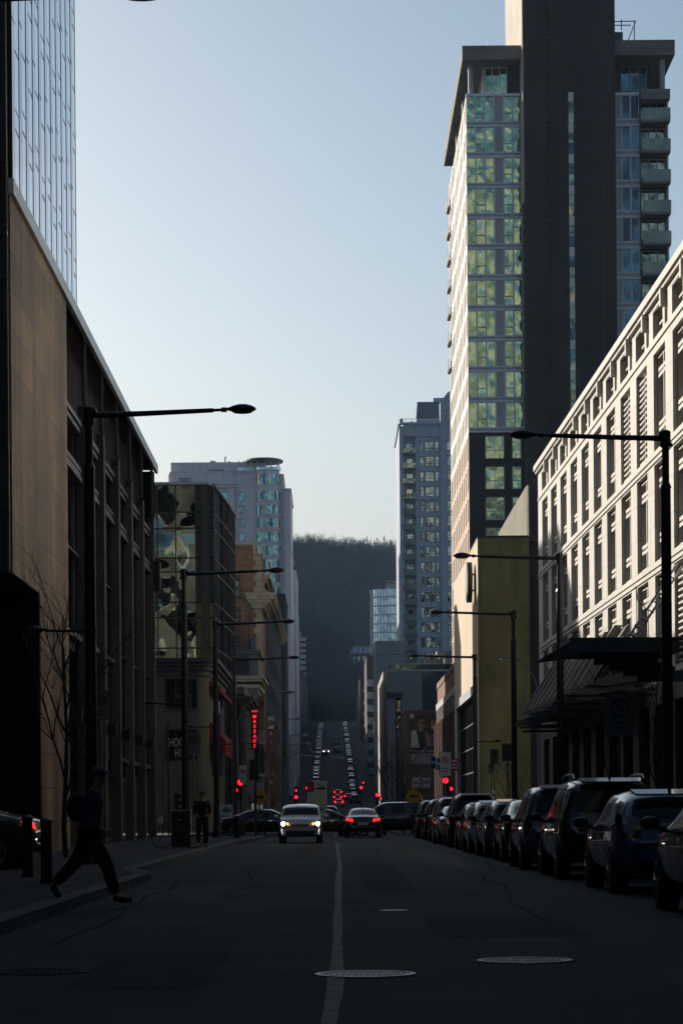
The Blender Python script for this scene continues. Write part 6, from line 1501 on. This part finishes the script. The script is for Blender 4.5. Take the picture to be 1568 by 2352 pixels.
for side in (-1, 1):
    d = 470 if side < 0 else 462
    while d < 800:
        k = rnd.randrange(7); o = bpy.data.objects.new('parked_car', FM[k]); COL.objects.link(o)
        sl = math.atan2(zr(d+2)-zr(d-2), 4)
        o.location = (-3.95 if side < 0 else 4.25, d, zr(d)+.03); o.rotation_euler = (sl if side > 0 else -sl, 0, 0 if side > 0 else math.pi)
        tag(o, f'tiny {cn[k]} parked in the {"left" if side<0 else "right"} hand row up the slope', 'car', f'{cn[k]}s parked on the {"left" if side<0 else "right"} of the slope')
        d += rnd.uniform(6.4, 14.5)
t = make_car('suv', 'charcoal', 'car', 'car parked at the foot of the slope on the left with amber headlights on', (-3.9, 560, zr(560)+.05), math.pi, front_on=True)

# ---------------------------------------------------------------- bicycle
bx, by = PX(372,1925,77), 77
t = thing('bicycle', 'bicycle leaning by the street cabinet with a bright white basket lamp', 'bicycle', (bx, by, .132))
m0 = .335
for xx in (0, 1.02):
    m = MB(); m.tube([(xx+.325*math.cos(k*.2244),0,m0+.325*math.sin(k*.2244)) for k in range(29)], .017, 6); w = m.build('wheel', rubber, t, True, local=True)
    m = MB()
    for k in range(14): a = k*.4488; m.tube([(xx,0,m0),(xx+.31*math.cos(a),0,m0+.31*math.sin(a))], .002, 3)
    m.build('spokes', metal, w, local=True)
m = MB()
for p, q in (((0,0,m0),(.12,0,.92)),((.10,0,.80),(.62,0,.33)),((.62,0,.33),(.52,0,.85)),((.12,0,.84),(.55,0,.78)),((.62,0,.33),(1.02,0,m0)),((.54,0,.76),(1.02,0,m0))): m.tube([p, q], .016, 8)
m.build('frame', blackm, t, True, local=True)
m = MB(); m.tube([(.12,0,.92),(.1,0,1.02)], .015, 8); m.tube([(.2,-.28,1.03),(.1,0,1.02),(.2,.28,1.03)], .013, 8); m.build('handlebar', blackm, t, True, local=True)
m = MB(); m.ell((.5,0,.90), .13,.08,.04); m.build('saddle', blackm, t, True, local=True)
m = MB(); m.extr([(-.10,-.10,.78),(.02,-.10,.80),(.06,-.10,.97),(-.04,-.10,1.03),(-.14,-.10,.92)], (0,.2,0)); m.build('front_basket', M('white_basket', (.62,.68,.75), .3, .3), t, local=True)

# ---------------------------------------------------------------- people
def skin_mesh(verts, edges, rad, root, name, mat, par, level=1):
    me = bpy.data.meshes.new(name); me.from_pydata(verts, edges, []); o = bpy.data.objects.new(name, me); COL.objects.link(o)
    md = o.modifiers.new('skin', 'SKIN'); sub = o.modifiers.new('sub', 'SUBSURF'); sub.levels = level; sub.render_levels = level
    sv = me.skin_vertices[0].data
    for i, r_ in enumerate(rad): sv[i].radius = (r_, r_) if not isinstance(r_, tuple) else r_
    for i in range(len(verts)): sv[i].use_root = (i == root)
    dg = bpy.context.evaluated_depsgraph_get(); dg.update()
    em = bpy.data.meshes.new_from_object(o.evaluated_get(dg)); bpy.data.objects.remove(o)
    em.name = name; em.materials.clear(); em.materials.append(mat); em.polygons.foreach_set('use_smooth', [True]*len(em.polygons))
    o = bpy.data.objects.new(name, em); COL.objects.link(o); o.parent = par; return o
class G:
    def __init__(s): s.v = []; s.e = []; s.r = []
    def add(s, p, r_, prev=None):
        s.v.append(tuple(p)); s.r.append(r_); i = len(s.v)-1
        if prev is not None: s.e.append((prev, i))
        return i
def person(label, loc, rz, J, top, legs, shoe, cap=None, pack=None, hair=None, H=1.75):
    """figure faces +x in local space; J: joints"""
    t = thing('person', label, 'person', loc, rz)
    g = G()
    pel = g.add(J['pelvis'], .115); sp = g.add(J['waist'], .105, pel); ch = g.add(J['chest'], .13, sp); nk = g.add(J['neck'], .055, ch); hb = g.add(J['jaw'], .07, nk); hd = g.add(J['head'], .088, hb); g.add(J['crown'], .07, hd)
    fwd = Vector(J.get('face', (1,0,0))).normalized()
    for s in ('l', 'r'):
        sh = g.add(J['sh'+s], .058, ch); el = g.add(J['el'+s], .042, sh); wr_ = g.add(J['wr'+s], .027, el)
        w = Vector(J['wr'+s]); d = (w-Vector(J['el'+s])).normalized(); side = Vector((0,1,0)) if abs(d.y) < .8 else Vector((1,0,0)); fx = d.cross(side).normalized()
        pm = g.add(w+d*.055, .03, wr_)
        for k, (o_, L) in enumerate(((-.027,.065),(-.009,.075),(.009,.07),(.027,.055))):
            a = g.add(w+d*.085+fx*o_, .010, pm); b = g.add(w+d*(.085+L*.55)+fx*o_+side*.008, .009, a); g.add(w+d*(.085+L*.9)+fx*o_+side*.03, .008, b)
        a = g.add(w+d*.04-fx*.035, .011, pm); g.add(w+d*.085-fx*.05, .009, a)
        hp = g.add(J['hp'+s], .085, pel); kn = g.add(J['kn'+s], .058, hp); an = g.add(J['an'+s], .038, kn); g.add(J['to'+s], .03, an)
    skin_mesh(g.v, g.e, g.r, pel, 'body', skinm, t, 1)
    # face
    hdv, jw = Vector(J['head']), Vector(J['jaw']); up = (Vector(J['crown'])-jw).normalized(); lat = up.cross(fwd).normalized()
    m = MB(); c = hdv+fwd*.088-up*.01; m.ell(tuple(c+fwd*.012-up*.02), .016,.013,.024, 8, 6); m.build('nose', skinm, t, True, local=True)
    for s in (-1,1):
        c = hdv+fwd*.083+lat*.03*s+up*.012; m = MB(); m.ell(tuple(c), .012,.013,.009, 8, 6); m.build('eye', M('eye_white', (.5,.5,.5), .3), t, True, local=True)
        c = hdv+lat*.088*s-up*.01; m = MB(); m.ell(tuple(c), .022,.012,.032, 8, 6); m.build('ear', skinm, t, True, local=True)
    c = hdv+fwd*.083-up*.06; m = MB(); m.ell(tuple(c), .008,.022,.006, 8, 6); m.build('mouth', M('lips', (.25,.1,.08), .5), t, True, local=True)
    # clothes
    q = G(); a = q.add(J['pelvis'], .145); b = q.add(J['waist'], .135, a); c = q.add(J['chest'], .165, b); q.add(Vector(J['chest'])*.35+Vector(J['neck'])*.65, .085, c)
    for s in ('l','r'):
        sh = q.add(J['sh'+s], .08, c); el = q.add(J['el'+s], .062, sh); q.add(Vector(J['el'+s]).lerp(Vector(J['wr'+s]), .93), .045, el)
    skin_mesh(q.v, q.e, q.r, a, 'jacket', top, t)
    q = G(); a = q.add(J['pelvis'], .135)
    for s in ('l','r'):
        h = q.add(J['hp'+s], .118, a); k = q.add(J['kn'+s], .098, h); q.add(Vector(J['kn'+s]).lerp(Vector(J['an'+s]), .95), .078, k)
    skin_mesh(q.v, q.e, q.r, a, 'trousers', legs, t)
    for s in ('l','r'):
        A, T = Vector(J['an'+s]), Vector(J['to'+s]); d = (T-A); q = G(); a = q.add(A-d.normalized()*.05+Vector((0,0,-.03)), .045); b = q.add(A+d*.5+Vector((0,0,-.02)), .05, a); q.add(T+d.normalized()*.06, .032, b)
        skin_mesh(q.v, q.e, q.r, 0, 'shoe', shoe, t)
    if cap:
        m = MB(); c = hdv+up*.045; m.ell(tuple(c), .112,.105,.085, 18, 10, zmin=-.25); m.build('cap', cap, t, True, local=True)
        m = MB(); p0 = hdv+up*.045+fwd*.06
        m.extr([tuple(p0+lat*.085), tuple(p0+fwd*.10+lat*.06-up*.02), tuple(p0+fwd*.125-up*.025), tuple(p0+fwd*.10-lat*.06-up*.02), tuple(p0-lat*.085)], tuple(up*.01)); m.build('cap_brim', cap, t, local=True)
    if hair:
        m = MB(); c = hdv+up*.03-fwd*.015; m.ell(tuple(c), .10,.095,.10, 16, 10, zmin=-.5); m.build('hair', hair, t, True, local=True)
    if pack:
        c = Vector(J['chest']); m = MB(); q = G(); a = q.add(c+Vector((-.2,0,.12)), .12); b = q.add(c+Vector((-.24,0,-.08)), .15, a); q.add(c+Vector((-.22,0,-.28)), .13, b)
        skin_mesh(q.v, q.e, q.r, 0, 'backpack', pack, t)
    return t
navy = M('navy_hoodie', (.018,.035,.11), .9, var=.25, scale=8); blk = M('black_cloth', (.012,.012,.014), .9, var=.2, scale=8)
J1 = dict(pelvis=(0,0,.93), waist=(.03,0,1.08), chest=(.07,0,1.32), neck=(.10,0,1.49), jaw=(.13,0,1.56), head=(.14,0,1.64), crown=(.145,0,1.71), face=(1,.15,-.1),
  shl=(.07,.19,1.40), ell=(-.10,.25,1.14), wrl=(.06,.24,.93), shr=(.08,-.19,1.40), elr=(.02,-.26,1.12), wrr=(.22,-.22,.96),
  hpl=(-.03,.09,.88), knl=(-.20,.10,.52), anl=(-.50,.10,.23), tol=(-.42,.10,.07), hpr=(.04,-.09,.88), knr=(.26,-.10,.50), anr=(.38,-.10,.09), tor=(.54,-.10,.045))
person('person in a dark blue hoodie, purple cap and black backpack stepping off the kerb', (PX(205,2060,31), 31, .07), R(-8), J1, navy, blk, blk, cap=M('plum_cap', (.11,.06,.11), .8), pack=blk)
J2 = dict(pelvis=(0,0,.97), waist=(0,0,1.12), chest=(0,0,1.38), neck=(.01,0,1.56), jaw=(.02,0,1.63), head=(.02,0,1.71), crown=(.02,0,1.79), face=(1,0,-.1),
  shl=(0,.20,1.47), ell=(-.02,.26,1.19), wrl=(.14,.16,1.05), shr=(0,-.20,1.47), elr=(-.02,-.26,1.19), wrr=(.14,-.16,1.05),
  hpl=(0,.10,.92), knl=(.02,.12,.51), anl=(-.01,.13,.09), tol=(.15,.15,.04), hpr=(0,-.10,.92), knr=(.02,-.12,.51), anr=(-.01,-.13,.09), tor=(.15,-.15,.04))
person('person in black standing on the pavement with arms folded beside the street cabinet', (PX(464,1946,78), 78.2, .135), R(-90), J2, blk, blk, blk, hair=M('black_hair', (.01,.009,.008), .7))

# ---------------------------------------------------------------- blocks out of view that shade the street and fill the glass
tanb = BR('tan_block_stone', (.36,.36,.30), (.31,.31,.26), (.17,.17,.14), 2.4, 1.2, .03, .8)
oth = [('very tall sunlit slab far behind the viewer on the right',14,52,-240,-205,185,tanb),('very tall sunlit slab far behind the viewer on the left',-60,-41,-230,-200,100,tanb),('tall tan stone office block behind the viewer on the left',-50,-12,-90,-62,42,tanb),('unseen tan slab added across the street behind the viewer to cut sky light',-11.9,9.9,-130,-95,40,tanb),('brown stone hotel behind the viewer on the right',10,46,-90,-62,58,tanb),('grey office block behind the viewer far to the right',60,100,-90,-60,85,conc_lit),('pale office block far behind the viewer on the left',-110,-66,-160,-110,95,conc_lit)]  # slab straight down the street added to close off sky fill
for l, x0, x1, y0, y1, h, mt in oth:
    t = thing('office_block', l, 'building', ((x0+x1)/2, y1, 0)); m = MB()
    cols = rep(x0+1.2, 1.9, 1.7, int((x1-x0-2)/3.6)); rows = [(3+3.8*k, 5.2+3.8*k) for k in range(int(h/3.8)-1)]
    facade(m, 'N', y1, x0, x1, 0, h, cols, rows, .4); m.box(x0, x1, y0, y1-.41, 0, h-.1); m.build('wall', [mt], t)
for l, x0, x1, y0, y1, h in (('dark office block beside the viewer on the left, heightened to darken the street',-40,-12,-60,47,60),('dark office block beside the viewer on the right, heightened to darken the street',10,40,-60,19.7,60),('low slab behind the left office block',-60,-23,64,118,19),('unseen block added across the driveway on the left to stop stray sun',-60,-17,47.2,63.4,45),('slab off to the left across the crossing',-60,-24,139,185,35)):  # driveway block added to stop stray sun; side blocks heightened to cut sky fill
    t = thing('office_block', l, 'building', ((x0+x1)/2, (y0+y1)/2, 0)); m = MB(); m.box(x0,x1,y0,y1,0,h); m.build('wall', stone_dk, t)
t = thing('office_block', 'unseen slab behind the limestone building, glazed to throw sun across the street', 'building', (38, 90, 0)); m = MB(); m.box(27.05,50,20,128,0,44); m.build('wall', stone_dk, t)
g_refl = GL('reflector_glass', (.95,.86,.7), .15, .5, .5, (.7,.68,.6), .5, dist=.04)  # warm reflector panes put in to light the left stone wall
rc = random.Random(21)
for i in range(18):
    for k in range(6):
        if rc.random() < .62: continue
        m = MB(); y = 90+2.0*i; z = 22.5+3.6*k; t1, t2 = rc.uniform(-.02,.02), rc.uniform(-.03,.03); m.quad((27+t1,y,z),(27-t1,y+.95,z),(27-t1+t2,y+.95,z+3.0),(27+t1+t2,y,z+3.0)); m.build('window', g_refl, t)
# ---------------------------------------------------------------- haze
hz = newmat('haze_air')[0]; nt_ = hz.node_tree; nt_.nodes.clear()
ou = nt_.nodes.new('ShaderNodeOutputMaterial'); pv = nt_.nodes.new('ShaderNodeVolumePrincipled'); pv.inputs['Density'].default_value = .00009; pv.inputs['Color'].default_value = (.42,.66,1,1); pv.inputs['Anisotropy'].default_value = .3
nt_.links.new(pv.outputs[0], ou.inputs['Volume'])
m = MB(); m.box(-4200, 4200, -4200, 6200, -12, 185); o = m.build('haze', hz); o['kind'] = 'stuff'
